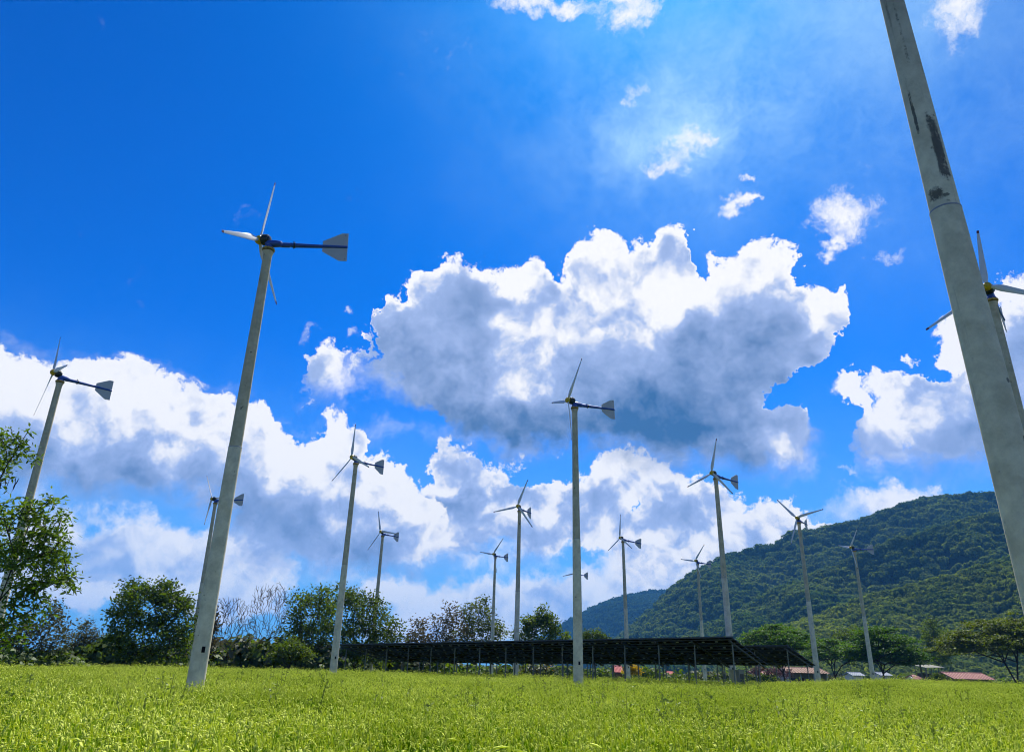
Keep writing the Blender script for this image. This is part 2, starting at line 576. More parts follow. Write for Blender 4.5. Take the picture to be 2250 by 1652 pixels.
def leaf_material(name, c0, c1, trans=0.45, tcol=None, vscale=0.9, gloss=0.06, dry=None, per_obj=True):
    """two-sided leaves: diffuse, translucent and a little gloss, with clump-to-clump colour variation"""
    m = bpy.data.materials.new(name)
    m.use_nodes = True
    t = m.node_tree
    t.nodes.clear()
    n = NT(t)
    out = n.new('ShaderNodeOutputMaterial')
    pos = S(n, n.new('ShaderNodeNewGeometry').outputs['Position'])
    oi = n.new('ShaderNodeObjectInfo')
    rnd = S(n, oi.outputs['Random'])
    isl = S(n, n.new('ShaderNodeNewGeometry').outputs['Random Per Island'])
    f = n.noise(pos, vscale, 3, 0.6)
    f = (n.sstep(f, 0.3, 0.7) * 0.5 + isl * 0.35 + rnd * 0.15).clamp()
    c = n.mix(f, c0, c1)
    if dry is not None:
        c = n.mix(n.sstep(isl, 1.0 - dry[1], 1.0 - dry[1] * 0.5), c, dry[0])
    d, tr, gl = n.new('ShaderNodeBsdfDiffuse'), n.new('ShaderNodeBsdfTranslucent'), n.new('ShaderNodeBsdfGlossy')
    gl.inputs['Roughness'].default_value = 0.55
    n.put(gl.inputs['Color'], (0.8, 0.85, 0.8))
    n.put(d.inputs['Color'], c)
    n.put(tr.inputs['Color'], n.mix(1.0, c, tcol or (1.5, 1.55, 0.5), 'MULTIPLY'))
    a, b = n.new('ShaderNodeMixShader'), n.new('ShaderNodeMixShader')
    a.inputs[0].default_value = trans
    b.inputs[0].default_value = gloss
    t.links.new(d.outputs[0], a.inputs[1])
    t.links.new(tr.outputs[0], a.inputs[2])
    t.links.new(a.outputs[0], b.inputs[1])
    t.links.new(gl.outputs[0], b.inputs[2])
    t.links.new(b.outputs[0], out.inputs[0])
    return m


def sm(a, b, x):
    t = np.clip((np.asarray(x, float) - a) / (b - a), 0, 1)
    return t * t * (3 - 2 * t)


def gz(x, y):
    """height of the land"""
    x, y = np.asarray(x, float), np.asarray(y, float)
    r = np.hypot(x, y)
    q = x / np.maximum(y, 1.0)
    rf = sm(0.30, 0.50, q) * (y > 0)
    z = -0.6 * sm(40, 78, r) * (1 - 0.75 * rf) - 1.0 * sm(92, 165, r)
    z = z + 0.30 * rf * sm(16, 44, r) * (1 - sm(62, 100, r))
    z = z + 0.05 * np.sin(x * 0.31 + 1.3) * np.sin(y * 0.27) * sm(3, 12, r)
    return z
# ------------------------------------------------------------------ land
m_soil = material('field_soil', lambda n: n.mix(n.noise(n.geo, 0.9, 6, 0.65), (0.022, 0.040, 0.010), (0.060, 0.075, 0.018)), 0.95, 0.1)


def make_ground():
    rs = np.concatenate([[0.0], np.geomspace(1.0, 60.0, 46), np.geomspace(64, 4600, 40)])
    na = 180
    an = np.linspace(0, 2 * np.pi, na, endpoint=False)
    X = rs[:, None] * np.sin(an)[None]
    Y = rs[:, None] * np.cos(an)[None]
    V = np.stack([X, Y, gz(X, Y)], -1).reshape(-1, 3)
    F = []
    for i in range(len(rs) - 1):
        for k in range(na):
            k2 = (k + 1) % na
            F.append((i * na + k, (i + 1) * na + k, (i + 1) * na + k2, i * na + k2))
    return link('ground', np_mesh('ground', V, F, m_soil, True))


tag(make_ground(), kind='structure')

m_far = leaf_material('far_forest_leaf', (0.012, 0.034, 0.012), (0.040, 0.070, 0.018), 0.25, vscale=0.012, gloss=0.0)
m_hill_near = leaf_material('hill_forest_leaf', (0.026, 0.072, 0.020), (0.150, 0.190, 0.045), 0.34, vscale=0.014, gloss=0.0)
m_hill_low = leaf_material('lower_slope_leaf', (0.036, 0.085, 0.018), (0.200, 0.235, 0.048), 0.36, vscale=0.014, gloss=0.0)
m_hill_soil = material('hill_soil', lambda n: n.mix(n.noise(n.geo, 0.03, 6, 0.7), (0.020, 0.032, 0.010), (0.052, 0.055, 0.022)), 0.95, 0.1)


def clump_proto(name, mat, n, flat=0.75, leaf=0.26, seed=0):
    """unit-size tree crown of leaf-spray faces gathered in lumps"""
    r = np.random.default_rng(seed)
    lumps = r.normal(size=(9, 3))
    lumps /= np.linalg.norm(lumps, axis=1)[:, None]
    lumps[:, 2] = np.abs(lumps[:, 2]) * 0.9 - 0.15
    lumps *= r.uniform(0.45, 0.75, (9, 1))
    li = r.integers(0, 9, n)
    d = r.normal(size=(n, 3))
    d /= np.linalg.norm(d, axis=1)[:, None]
    c = lumps[li] + d * r.uniform(0.28, 0.46, (n, 1))
    c[:, 2] *= flat
    nor = d + r.normal(size=(n, 3)) * 0.28 + np.array([0, 0, 0.30])
    nor /= np.linalg.norm(nor, axis=1)[:, None]
    u = np.cross(nor, r.normal(size=(n, 3)))
    u /= np.linalg.norm(u, axis=1)[:, None]
    w = np.cross(nor, u)
    s = leaf * r.uniform(0.6, 1.25, (n, 1))
    V = np.stack([c - u * s * .6, c - w * s * .45 + nor * s * .12, c + u * s * .6, c + w * s * .45 + nor * s * .12], 1).reshape(-1, 3)
    F = np.arange(4 * n).reshape(n, 4)
    return np_mesh(name, V, F, mat)


def ridge_land(name, pts, depth, foot, back, spur, mat, seed, nx=150, nt=26):
    """a wooded ridge: pts trace its skyline, depth(px) gives how far away the crest lies"""
    r = np.random.default_rng(seed)
    pts = sorted(pts)
    xs = np.linspace(pts[0][0], pts[-1][0], nx)
    ys = np.interp(xs, [p[0] for p in pts], [p[1] for p in pts])
    crest = np.array([at(a, b, depth(a)) for a, b in zip(xs, ys)])
    hor = np.stack([crest[:, 0], crest[:, 1]], 1)
    dist = np.linalg.norm(hor, axis=1)
    un = hor / dist[:, None]
    ts = np.concatenate([np.linspace(0, 1, nt), [1.25, 1.6]])
    rows = []
    ph = r.uniform(0, 6.28, 8)
    for t in ts:
        if t <= 1:
            d = dist - foot * (1 - t)
            h = crest[:, 2] * (t ** 1.12)
            s = np.zeros(nx)
            for k in range(4):
                s += np.sin(xs * (0.011 + 0.012 * k) + t * (2.2 + 1.1 * k) + ph[k]) / (1 + k)
            h = h + spur * s * math.sin(math.pi * t) * np.clip(crest[:, 2] / 60, 0.1, 1) - 3 * (1 - t)
        else:
            d = dist + back * (t - 1)
            h = crest[:, 2] * (1 - (t - 1) * 1.1) - 2
        rows.append(np.column_stack([un * d[:, None], np.maximum(h, -3.5)]))
    G = np.array(rows)
    F = [(i * nx + j, i * nx + j + 1, (i + 1) * nx + j + 1, (i + 1) * nx + j) for i in range(len(ts) - 1) for j in range(nx - 1)]
    o = link(name, np_mesh(name, G.reshape(-1, 3), F, mat, True))
    tag(o, kind='structure')
    return G[:nt]


def cover(name, G, n, size, protos, seed, tmin=0.0):
    r = np.random.default_rng(seed)
    nt, nx = G.shape[:2]
    crest_r = np.linalg.norm(G[-1, :, :2], axis=1)
    wgt = np.linalg.norm(np.diff(G[-1, :, :2], axis=0), axis=1)
    wgt = np.cumsum(wgt) / wgt.sum()
    j = np.interp(r.uniform(0, 1, n), np.concatenate([[0], wgt]), np.arange(nx))
    t = np.concatenate([r.uniform(tmin, 1, n - n // 9), r.uniform(0.985, 1, n // 9)]) * (nt - 1)
    j0, t0 = np.minimum(j.astype(int), nx - 2), np.minimum(t.astype(int), nt - 2)
    a, b = (j - j0)[:, None], (t - t0)[:, None]
    p = (G[t0, j0] * (1 - a) + G[t0, j0 + 1] * a) * (1 - b) + (G[t0 + 1, j0] * (1 - a) + G[t0 + 1, j0 + 1] * a) * b
    s = size * r.uniform(0.5, 1.25, n) ** 1.2
    p[:, 2] += s * 0.35
    rot = np.column_stack([r.normal(0, .12, n), r.normal(0, .12, n), r.uniform(0, 6.28, n)])
    scl = np.column_stack([s, s, s * r.uniform(0.75, 1.2, n)])
    o = scatter(name, p, rot, scl, r.integers(0, len(protos), n), protos)
    return tag(o, kind='stuff')


# ridges seen from the field: far mountain, then three shoulders of the wooded hill
mt = [(1150, 1450), (1180, 1415), (1236, 1386), (1262, 1372), (1300, 1350), (1340, 1332), (1390, 1318), (1435, 1309), (1455, 1310), (1480, 1312), (1540, 1318), (1620, 1330), (1750, 1360)]
ha = [(1330, 1440), (1385, 1398), (1440, 1352), (1470, 1318), (1500, 1292), (1545, 1262), (1600, 1232), (1650, 1220), (1700, 1210), (1740, 1184), (1830, 1167), (1900, 1151),
      (1960, 1133), (2000, 1115), (2060, 1105), (2150, 1098), (2250, 1090), (2450, 1088), (2800, 1130), (3300, 1200)]
hb = [(1470, 1450), (1520, 1412), (1580, 1385), (1640, 1350), (1720, 1308), (1830, 1262), (1960, 1205), (2060, 1178), (2160, 1150), (2300, 1128), (2500, 1120), (2900, 1170), (3300, 1240)]
hc = [(1600, 1460), (1700, 1404), (1790, 1372), (1890, 1334), (2000, 1303), (2120, 1272), (2250, 1238), (2420, 1204), (2700, 1200), (3200, 1280)]
G0 = ridge_land('mountain', mt, lambda x: 2100.0, 800, 700, 25.0, m_hill_soil, 1)
G1 = ridge_land('hill', ha, lambda x: 1000.0 - (x - 1600) * 0.12, 330, 400, 20.0, m_hill_soil, 2)
G2 = ridge_land('hill', hb, lambda x: 720.0 - (x - 1700) * 0.09, 190, 160, 14.0, m_hill_soil, 3)
G3 = ridge_land('hill', hc, lambda x: 500.0 - (x - 1800) * 0.06, 170, 130, 9.0, m_hill_soil, 4)
pf = [clump_proto('far_crown', m_far, 170, 0.7, 0.36, 20 + i) for i in range(4)]
pn = [clump_proto('hill_crown', m_hill_near, 330, 0.74, 0.27, 30 + i) for i in range(5)]
pl = [clump_proto('low_crown', m_hill_low, 330, 0.74, 0.27, 40 + i) for i in range(5)]
cover('mountain_forest', G0, 6500, 15.0, pf, 11)
cover('hill_forest', G1, 9000, 9.0, pn, 12)
cover('hill_forest', G2, 6500, 7.5, pn, 13)
cover('hill_forest', G3, 6500, 5.4, pl, 14)
# ------------------------------------------------------------------ wind turbines
def concrete(n, stain=1.0):
    off = n.xyz(n.rand * 37.0, n.rand * 91.0, 0.0)
    p = n.vmath('ADD', n.obj, off)
    a = n.sstep(n.noise(p, 3.2, 8, 0.72), 0.28, 0.72)
    streak = n.noise(n.vmath('MULTIPLY', p, (9.0, 9.0, 0.55)), 1.0, 5, 0.65)
    fine = n.noise(p, 46.0, 3, 0.6)
    c = n.mix(a, (0.53, 0.475, 0.335), (0.79, 0.72, 0.53))
    c = n.mix(n.sstep(streak, 0.60, 0.78, 0.0, 0.5 * stain), c, (0.12, 0.12, 0.11))
    spots = n.noise(p, 7.0, 2, 0.5)
    c = n.mix(n.sstep(spots, 0.70, 0.76, 0.0, 0.7 * stain), c, (0.07, 0.07, 0.068))
    return c, (fine, 0.35, 0.01)


m_conc = material('spun_concrete', concrete, 0.92, 0.15)
m_conc_up = material('upper_concrete', lambda n: (lambda r: (n.mix(1.0, r[0], (0.77, 0.75, 0.71), 'MULTIPLY'), r[1]))(concrete(n, 1.25)), 0.92, 0.15)  # same concrete, darker in tone and more streaked, for the upper lengths


def stained(n):
    c, b = concrete(n, 1.1)
    x, y, z = n.sep(n.obj)
    ang = n.math('ARCTAN2', y, x)                       # the side towards the field is about -pi/2
    nz = n.noise(n.vmath('MULTIPLY', n.obj, (5.0, 5.0, 1.6)), 1.6, 8, 0.72)
    ng = n.noise(n.obj, 30.0, 5, 0.7)
    j = 6.36

    def patch(a0, aw, z0, z1, soft):
        g = n.sstep((ang - a0).abs(), aw, aw * 0.35) * n.sstep(z, z0, z0 + soft) * n.sstep(z, z1, z1 - soft * 1.6)
        return g
    m = patch(-1.52, 0.62, j + 0.22, j + 1.45, 0.22)
    m = m.max(patch(-2.55, 0.95, j + 0.04, j + 0.34, 0.10))
    m = m.max(patch(-2.66, 0.20, j + 0.7, j + 2.1, 0.5) * 0.95)
    m = m.max(patch(-2.10, 0.20, j + 1.5, j + 5.4, 0.9) * 0.58)
    m = m.max(patch(-2.78, 0.24, j + 2.2, j + 5.4, 0.9) * 0.58)
    m = n.sstep(m + (nz - 0.5) * 2.2 + (ng - 0.5) * 1.5, 0.40, 1.05)
    c = n.mix(m * 0.85, c, (0.045, 0.045, 0.052))
    up = n.sstep(z, j + 0.3, j + 4.0) * 0.45            # the upper length turns darker and greyer with height
    c = n.mix(up, c, (0.15, 0.145, 0.135))
    return c, b


m_conc_old = material('stained_concrete', stained, 0.92, 0.15)
m_flange = material('rusty_yellow_flange', lambda n: n.mix(n.sstep(n.noise(n.obj, 14.0, 5, 0.7), 0.48, 0.62), (0.42, 0.30, 0.07), (0.10, 0.055, 0.03)), 0.7)
m_blue = plain('blue_enamel', (0.020, 0.075, 0.33), 0.38, 0.45)
m_gen = plain('dark_green_casting', (0.016, 0.030, 0.026), 0.45, 0.4)
m_yel = plain('yellow_hub_paint', (0.55, 0.36, 0.015), 0.45, 0.4)
m_blade = plain('white_blade_paint', (0.66, 0.66, 0.65), 0.42, 0.4, var=0.05)
m_tip = plain('dark_red_tip_paint', (0.16, 0.018, 0.016), 0.45, 0.4)
m_fin = plain('grey_fin_sheet', (0.44, 0.45, 0.45), 0.55, 0.4, var=0.08)
m_steel = plain('steel', (0.30, 0.31, 0.32), 0.45, 0.4, 0.6)
m_black = plain('black_opening', (0.01, 0.01, 0.01), 0.8, 0.1)
TH, JZ = 12.0, 6.358
HO, HZ, BL, TZ, TB, FH = 0.3129, 0.3334, 2.0354, 0.1843, 2.1315, 0.4418


def lathe(prof, n=24, axis='Z'):
    mb = MB()
    vs, fs = [], []
    for r, z in prof:
        for k in range(n):
            a = 2 * math.pi * k / n
            p = (r * math.cos(a), r * math.sin(a), z)
            vs.append(p if axis == 'Z' else (p[2], p[0], p[1]))
    for i in range(len(prof) - 1):
        for k in range(n):
            k2 = (k + 1) % n
            fs.append((i * n + k, i * n + k2, (i + 1) * n + k2, (i + 1) * n + k))
    fs.append(tuple(range(n - 1, -1, -1)))
    fs.append(tuple(range((len(prof) - 1) * n, len(prof) * n)))
    return mb.add(vs, fs)


def grid_taper(r0, z0, r1, z1, k):
    return [(r0 + (r1 - r0) * i / k, z0 + (z1 - z0) * i / k) for i in range(k + 1)]


lower_me = lathe(grid_taper(0.209, -1.4, 0.1625, JZ - 0.012, 6), 32).mesh('pole', m_conc, True)
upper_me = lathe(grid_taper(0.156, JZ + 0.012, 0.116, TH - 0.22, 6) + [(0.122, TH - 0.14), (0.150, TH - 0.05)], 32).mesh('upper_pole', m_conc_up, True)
seam_me = lathe([(0.150, JZ - 0.016), (0.1645, JZ - 0.010), (0.1645, JZ + 0.006), (0.150, JZ + 0.016)], 32).mesh('joint_ring', m_steel, True)
hatch_me = MB().box((0, 0, 0), (0.075, 0.02, 0.13)).mesh('cable_hatch', m_black)
fl = lathe([(0.10, -0.01), (0.168, -0.01), (0.172, 0.0), (0.172, 0.04), (0.165, 0.046), (0.10, 0.046)], 28)
for k in range(10):
    a = 2 * math.pi * k / 10
    fl.tube([(0.145 * math.cos(a), 0.145 * math.sin(a), -0.035), (0.145 * math.cos(a), 0.145 * math.sin(a), 0.07)], 0.012, 6)
flange_me = fl.mesh('flange', m_flange, True)
# head frame: +X points downwind along the rotor axis, origin on the pole top
nb = lathe([(0.10, 0.045), (0.125, 0.05), (0.125, 0.12), (0.10, 0.15), (0.07, 0.16)], 24)
nb.tube([(-0.10, 0, 0.20), (-0.02, 0, 0.205), (0.20, 0, 0.20), (0.34, 0, 0.185), (0.36, 0, 0.184)], [0.085, 0.105, 0.10, 0.08, 0.055], 20)
nb.box((-0.01, 0, 0.255), (0.16, 0.09, 0.09))
nac_me = nb.mesh('nacelle', m_blue, True)
gen = lathe([(0.05, -0.235), (0.135, -0.23), (0.148, -0.215), (0.148, -0.06), (0.138, -0.045), (0.11, -0.04), (0.10, 0.0), (0.04, 0.015)], 28, 'X')
for k in range(14):
    a = 2 * math.pi * k / 14
    gen.box((-0.137, 0.150 * math.cos(a), 0.150 * math.sin(a)), (0.145, 0.012, 0.012), Matrix.Rotation(a, 3, 'X'))
gen_me = gen.mesh('generator', m_gen, True)
hub_me = lathe([(0.008, -0.135), (0.045, -0.128), (0.085, -0.105), (0.115, -0.065), (0.128, -0.015), (0.128, 0.04), (0.10, 0.066), (0.03, 0.07)], 24, 'X').mesh('hub', m_yel, True)


def blade_mesh(r0, r1, name, mat, n=12):
    """along +Z from the hub; thin cambered section in the XY plane"""
    mb = MB()
    vs, fs = [], []
    st = [r0 + (r1 - r0) * i / n for i in range(n + 1)]
    m = 10
    for r in st:
        s = r / BL
        ch = np.interp(s, [0.04, 0.09, 0.17, 0.5, 0.9, 1.0], [0.085, 0.13, 0.205, 0.145, 0.082, 0.062])
        th = np.interp(s, [0.04, 0.09, 0.17, 0.5, 1.0], [0.075, 0.06, 0.034, 0.018, 0.007])
        tw = np.interp(s, [0.04, 0.17, 0.5, 1.0], [0.42, 0.34, 0.16, 0.05])
        for k in range(m):
            a = 2 * math.pi * k / m
            y, x = ch * (0.5 * math.cos(a) + 0.17), th * 0.5 * math.sin(a) + 0.03 * ch * math.cos(a) ** 2
            vs.append((x * math.cos(tw) - y * math.sin(tw), x * math.sin(tw) + y * math.cos(tw), r))
    for i in range(n):
        for k in range(m):
            k2 = (k + 1) % m
            fs.append((i * m + k, i * m + k2, (i + 1) * m + k2, (i + 1) * m + k))
    fs += [tuple(range(m - 1, -1, -1)), tuple(range(n * m, n * m + m))]
    return mb.add(vs, fs).mesh(name, mat, True)


blade_me = blade_mesh(0.09, BL - 0.10, 'blade', m_blade)
tip_me = blade_mesh(BL - 0.098, BL, 'blade_tip', m_tip, 3)
# tail frame: +X along the boom
bm_ = MB().tube([(0.30, 0, TZ), (0.56, 0, TZ)], [0.072, 0.070], 16)
bm_.tube([(0.60, 0, TZ), (0.72, 0, TZ), (1.45, 0, TZ), (TB + 0.0, 0, TZ)], [0.066, 0.064, 0.048, 0.040], 16)
bm_.tube([(0.555, 0, TZ), (0.605, 0, TZ)], 0.045, 12)
boom_me = bm_.mesh('tail_boom', m_blue, True)
cl = MB().tube([(0.655, 0, TZ), (0.70, 0, TZ)], 0.078, 16).tube([(0.655, 0, TZ - 0.10), (0.655, 0, TZ + 0.125)], 0.016, 8).box((0.575, 0, TZ + 0.055), (0.09, 0.035, 0.03))
collar_me = cl.mesh('furling_hinge', m_gen, True)
fin_o = [(TB + 0.012, FH), (TB - 0.16, FH), (TB - 0.69, 0.165), (TB - 0.70, -0.16), (TB - 0.24, -FH), (TB - 0.02, -FH)]
fm = MB()
fv = [(x, s * 0.006, TZ + z) for s in (-1, 1) for x, z in fin_o]
fm.add(fv, [tuple(range(6)), tuple(range(11, 5, -1))] + [(k, 6 + k, 6 + (k + 1) % 6, (k + 1) % 6) for k in range(6)])
fin_me = fm.mesh('tail_fin', m_fin)
bolt_me = MB().tube([(0, -0.014, 0), (0, 0.014, 0)], 0.022, 8).mesh('bolt', m_steel)

#      x, y, yaw, phase, lean x, lean y, tail swing, tail pitch, rotor tilt
TURB = [
 ('whole white wind turbine behind the branches of the leafy tree at the picture edge', (-18.873, 29.2659, 0.7784, 1.1639, -0.0011, -0.0007, 0.1569, 0.045, 0.0359)),
 ('tall near wind turbine seen side-on with a long blue tail against clear blue sky', (-6.8887, 18.078, -0.1266, 1.4943, 0.0443, -0.0378, 0.2686, 0.0751, 0.0426)),
 ('distant wind turbine half hidden behind the pole of the tall near turbine', (-21.4172, 54.6295, -0.0737, 2.3892, -0.1076, -0.0422, -0.067, 0.0412, 0.0153)),
 ('wind turbine whose pole stands just off the far end of the solar roof', (-8.8744, 41.7338, 0.8017, 1.5021, 0.0569, 0.0, 0.1001, 0.0429, 0.0531)),
 ('smaller wind turbine behind the solar roof, one blade crossing its own tail fin', (-11.2767, 67.5931, 0.9338, 1.2249, 0.0743, 0.0142, 0.0512, 0.0235, 0.0884)),
 ('small short-looking wind turbine just beside a taller one behind the middle of the solar roof', (-1.255, 79.9146, 0.8059, 2.2879, 0.026, 0.0048, 0.0763, 0.0418, 0.0362)),
 ('wind turbine behind the solar roof with one blade pointing level and its tail turned away', (0.8148, 54.4482, 1.0614, 1.9594, 0.0145, -0.0038, 0.0747, 0.0445, 0.0212)),
 ('wind turbine standing alone in front of the solar roof against the dark cloud base', (2.8681, 30.8172, 0.3193, 2.3532, -0.0887, 0.0059, 0.164, 0.0696, 0.0296)),
 ('farthest wind turbine, its pole covered by the turbine in front of the solar roof', (8.6193, 94.7032, 0.6978, 1.9915, 0.0, 0.0, 0.0171, 0.0233, -0.0004)),
 ('wind turbine with one blade straight up, its pole rising before the blue far mountain', (10.4119, 67.0849, 0.4911, 1.6382, -0.1155, 0.0215, 0.0555, -0.0606, 0.007)),
 ('small wind turbine at the skyline foot of the wooded hill, beside a larger one', (20.2462, 80.5918, 0.6216, 2.2626, -0.0297, 0.01, -0.0196, -0.0049, 0.0381)),
 ('large wind turbine rising behind the near corner of the solar roof', (12.2801, 42.9082, 0.5762, 1.8577, -0.115, 0.0299, 0.0719, -0.0139, -0.0078)),
 ('wind turbine with blades spread in a wide V, its pole before the wooded hill', (21.9215, 55.8392, 0.8649, 2.9352, -0.0875, 0.0383, 0.0522, 0.0091, 0.0509)),
 ('pale wind turbine whose rotor and tail lie wholly against the wooded hill', (31.7663, 68.7728, 0.1458, 2.3305, -0.0848, 0.0401, 0.1211, 0.0555, -0.0019)),
 ('wind turbine with round yellow hub facing front, partly behind the thick leaning pole', (14.3612, 19.8147, 0.8505, 1.6054, -0.0407, 0.0295, 0.0, 0.0, 0.1114)),
 ('nearest wind turbine, only its thick black-stained concrete pole in view', (4.961, 7.031, 0.75, 2.2, -0.239, 0.167, 0.1, 0.05, 0.03)),
]


def fr(x, y, z, o):
    return Matrix(((x.x, y.x, z.x, o.x), (x.y, y.y, z.y, o.y), (x.z, y.z, z.z, o.z), (0, 0, 0, 1)))


for lab, (x, y, yaw, ph, lx, ly, dy, tp, rt) in TURB:
    g0 = float(gz(x, y)) - 0.02
    root = thing('wind_turbine', lab, 'wind turbine', (x, y, g0), 0, 'concrete-poled wind turbines across the field')
    zb = 0.95
    k = 1.0 / (TH - zb)
    shear = Matrix(((1, 0, lx * k, -lx * k * zb), (0, 1, ly * k, -ly * k * zb), (0, 0, 1, -g0), (0, 0, 0, 1)))
    ax = Vector((lx * k, ly * k, 1)).normalized()
    xx = Vector((1, 0, 0)) - ax * ax.x
    xx.normalize()
    yy = ax.cross(xx)
    lean = fr(xx, yy, ax, Vector((-lx * k * zb, -ly * k * zb, -g0)))
    old = lab.startswith('nearest')
    pole = link('pole', lower_me, root, mat=lean)
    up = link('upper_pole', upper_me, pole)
    link('joint_ring', seam_me, pole)
    if old:
        for o in (pole, up):
            o.data = o.data.copy()
            o.data.materials[0] = m_conc_old
    cam_dir = Vector((-x, -y, 0)).normalized()
    ha_ = math.atan2(cam_dir.y, cam_dir.x) + (0.25 if not old else 1.2)
    zl = 1.62
    rr = 0.209 + (0.1625 - 0.209) * (zl + 1.4) / (JZ + 1.4)
    link('cable_hatch', hatch_me, pole, mat=Matrix.Translation((math.cos(ha_) * (rr - 0.004), math.sin(ha_) * (rr - 0.004), zl)) @ Matrix.Rotation(ha_ + math.pi / 2, 4, 'Z'))
    T = Vector((lx, ly, TH - g0))
    link('flange', flange_me, root, mat=Matrix.Translation(T))
    # rotor frame
    f = Vector((math.cos(yaw) * math.cos(rt), math.sin(yaw) * math.cos(rt), -math.sin(rt)))
    u = Vector((-math.sin(yaw), math.cos(yaw), 0))
    v = f.cross(u)
    if v.z < 0:
        v = -v
    hf = fr(f, u, f.cross(u), T)
    link('nacelle', nac_me, root, mat=fr(Vector((math.cos(yaw), math.sin(yaw), 0)), u, Vector((0, 0, 1)), T))
    ho = T + Vector((0, 0, HZ)) - f * HO
    gf = fr(f, u, f.cross(u), T + Vector((0, 0, HZ)))
    link('generator', gen_me, root, mat=gf)
    link('hub', hub_me, root, mat=fr(f, u, f.cross(u), ho))
    for q in range(3):
        a = ph + q * 2 * math.pi / 3
        bz = u * math.cos(a) + v * math.sin(a)
        bl = link('blade', blade_me, root, mat=fr(f, bz.cross(f), bz, ho))
        link('blade_tip', tip_me, bl)
    a = yaw + dy
    d = Vector((math.cos(a) * math.cos(tp), math.sin(a) * math.cos(tp), math.sin(tp)))
    s = Vector((-math.sin(a), math.cos(a), 0))
    # boom mesh holds its own height TZ, so the pitch turns about the hinge
    tf = Matrix.Translation(T + Vector((0, 0, TZ))) @ fr(d, s, d.cross(s), Vector((0, 0, 0))) @ Matrix.Translation((0, 0, -TZ))
    bo = link('tail_boom', boom_me, root, mat=tf)
    link('furling_hinge', collar_me, bo)
    fo = link('tail_fin', fin_me, root, mat=tf)
    for bx_, bz_ in ((TB - 0.07, FH - 0.06), (TB - 0.08, -FH + 0.06)):
        link('bolt', bolt_me, fo, loc=(bx_, 0, TZ + bz_))
# ------------------------------------------------------------------ raised solar arrays
m_back = plain('dark_panel_backsheet', (0.0045, 0.005, 0.006), 0.7, 0.1)
m_cell = plain('blue_black_cells', (0.010, 0.014, 0.035), 0.12, 0.5)
m_alu = plain('dark_aluminium_frame', (0.02, 0.02, 0.022), 0.6, 0.2, 0.0)
m_galv = plain('galvanised_post', (0.17, 0.18, 0.16), 0.55, 0.4, 0.2)
m_rail = plain('grey_purlin', (0.075, 0.08, 0.08), 0.7, 0.15)
m_jb = plain('pale_junction_box', (0.46, 0.47, 0.46), 0.6)
PW_, PL_ = 0.655, 1.035
pmb = MB()
pmb.box((0, 0, 0), (PW_ - 0.03, PL_ - 0.03, 0.010), mi=0)
pmb.box((0, 0, 0.009), (PW_ - 0.034, PL_ - 0.034, 0.006), mi=1)
for sx in (-1, 1):
    pmb.box((sx * (PW_ / 2 - 0.008), 0, 0), (0.016, PL_, 0.038), mi=2)
    pmb.box((0, sx * (PL_ / 2 - 0.008), 0), (PW_ - 0.034, 0.016, 0.038), mi=2)
panel_me = pmb.mesh('panel', [m_back, m_cell, m_alu])
jb_me = MB().box((0, 0, 0), (0.12, 0.07, 0.03)).mesh('junction_box', m_jb)


def solar_array(label, hiR, hiL, loR, loL, nc, nr, post_n, post_h_off):
    hiR, hiL, loR, loL = (Vector(p) for p in (hiR, hiL, loR, loL))
    root = thing('solar_array', label, 'solar array', (hiR.x, hiR.y, float(gz(hiR.x, hiR.y))), 0, 'raised solar panel roofs')
    O = root.location.copy()

    def pt(a, b, dz=0.0):
        return hiR * (1 - a) * (1 - b) + hiL * a * (1 - b) + loR * (1 - a) * b + loL * a * b + Vector((0, 0, dz)) - O
    for i in range(nc):
        for j in range(nr):
            a, b = (i + .5) / nc, (j + .5) / nr
            c = pt(a, b)
            u = (pt(a - .01, b) - pt(a + .01, b)).normalized()
            s = (pt(a, b + .02) - pt(a, b - .02))
            n = u.cross(s).normalized()
            if n.z < 0:
                n = -n
            s = n.cross(u)
            p = link('panel', panel_me, root, mat=fr(u, s, n, c + n * 0.006 * random.uniform(-1, 1)))
            link('junction_box', jb_me, p, mat=Matrix.Translation((0.0, 0.22, -0.026)))
    for j in range(nr):
        for e in (0.22, 0.78):
            b = (j + e) / nr
            MB().tube([pt(-.003, b, -0.075), pt(1.003, b, -0.075)], 0.036, 4).build('purlin', m_rail, root)
    lip = MB().tube([pt(-.004, -.006, -0.03), pt(1.004, -.006, -0.03)], 0.045, 4)
    lip.build('edge_channel', m_rail, root)
    for k in range(post_n):
        a = (k + 0.08) / (post_n - 0.84)
        MB().tube([pt(a, 0.03, -0.16), pt(a, 0.985, -0.16)], 0.055, 4).build('rafter', m_rail, root)
        for b in (0.10, 0.80):
            t = pt(a, b, -0.21)
            w = t + O
            zg = float(gz(w.x, w.y)) - 0.4
            MB().tube([(t.x, t.y, zg - O.z), t], 0.036, 8).build('post', m_galv, root)
    return root


solar_array('long dark solar roof on thin posts, nearer of the two, behind the lone middle turbine',
            (10.58, 36.77, 3.0), (-11.0, 52.95, 2.51), (13.6, 41.0, 1.86), (-8.0, 57.0, 1.58), 40, 5, 15, 0)
solar_array('farther solar roof on posts, its end sticking out past the nearer roof corner',
            (16.48, 46.11, 3.0), (-8.8, 65.07, 2.55), (19.66, 50.35, 2.02), (-5.62, 69.3, 1.60), 47, 5, 17, 0)
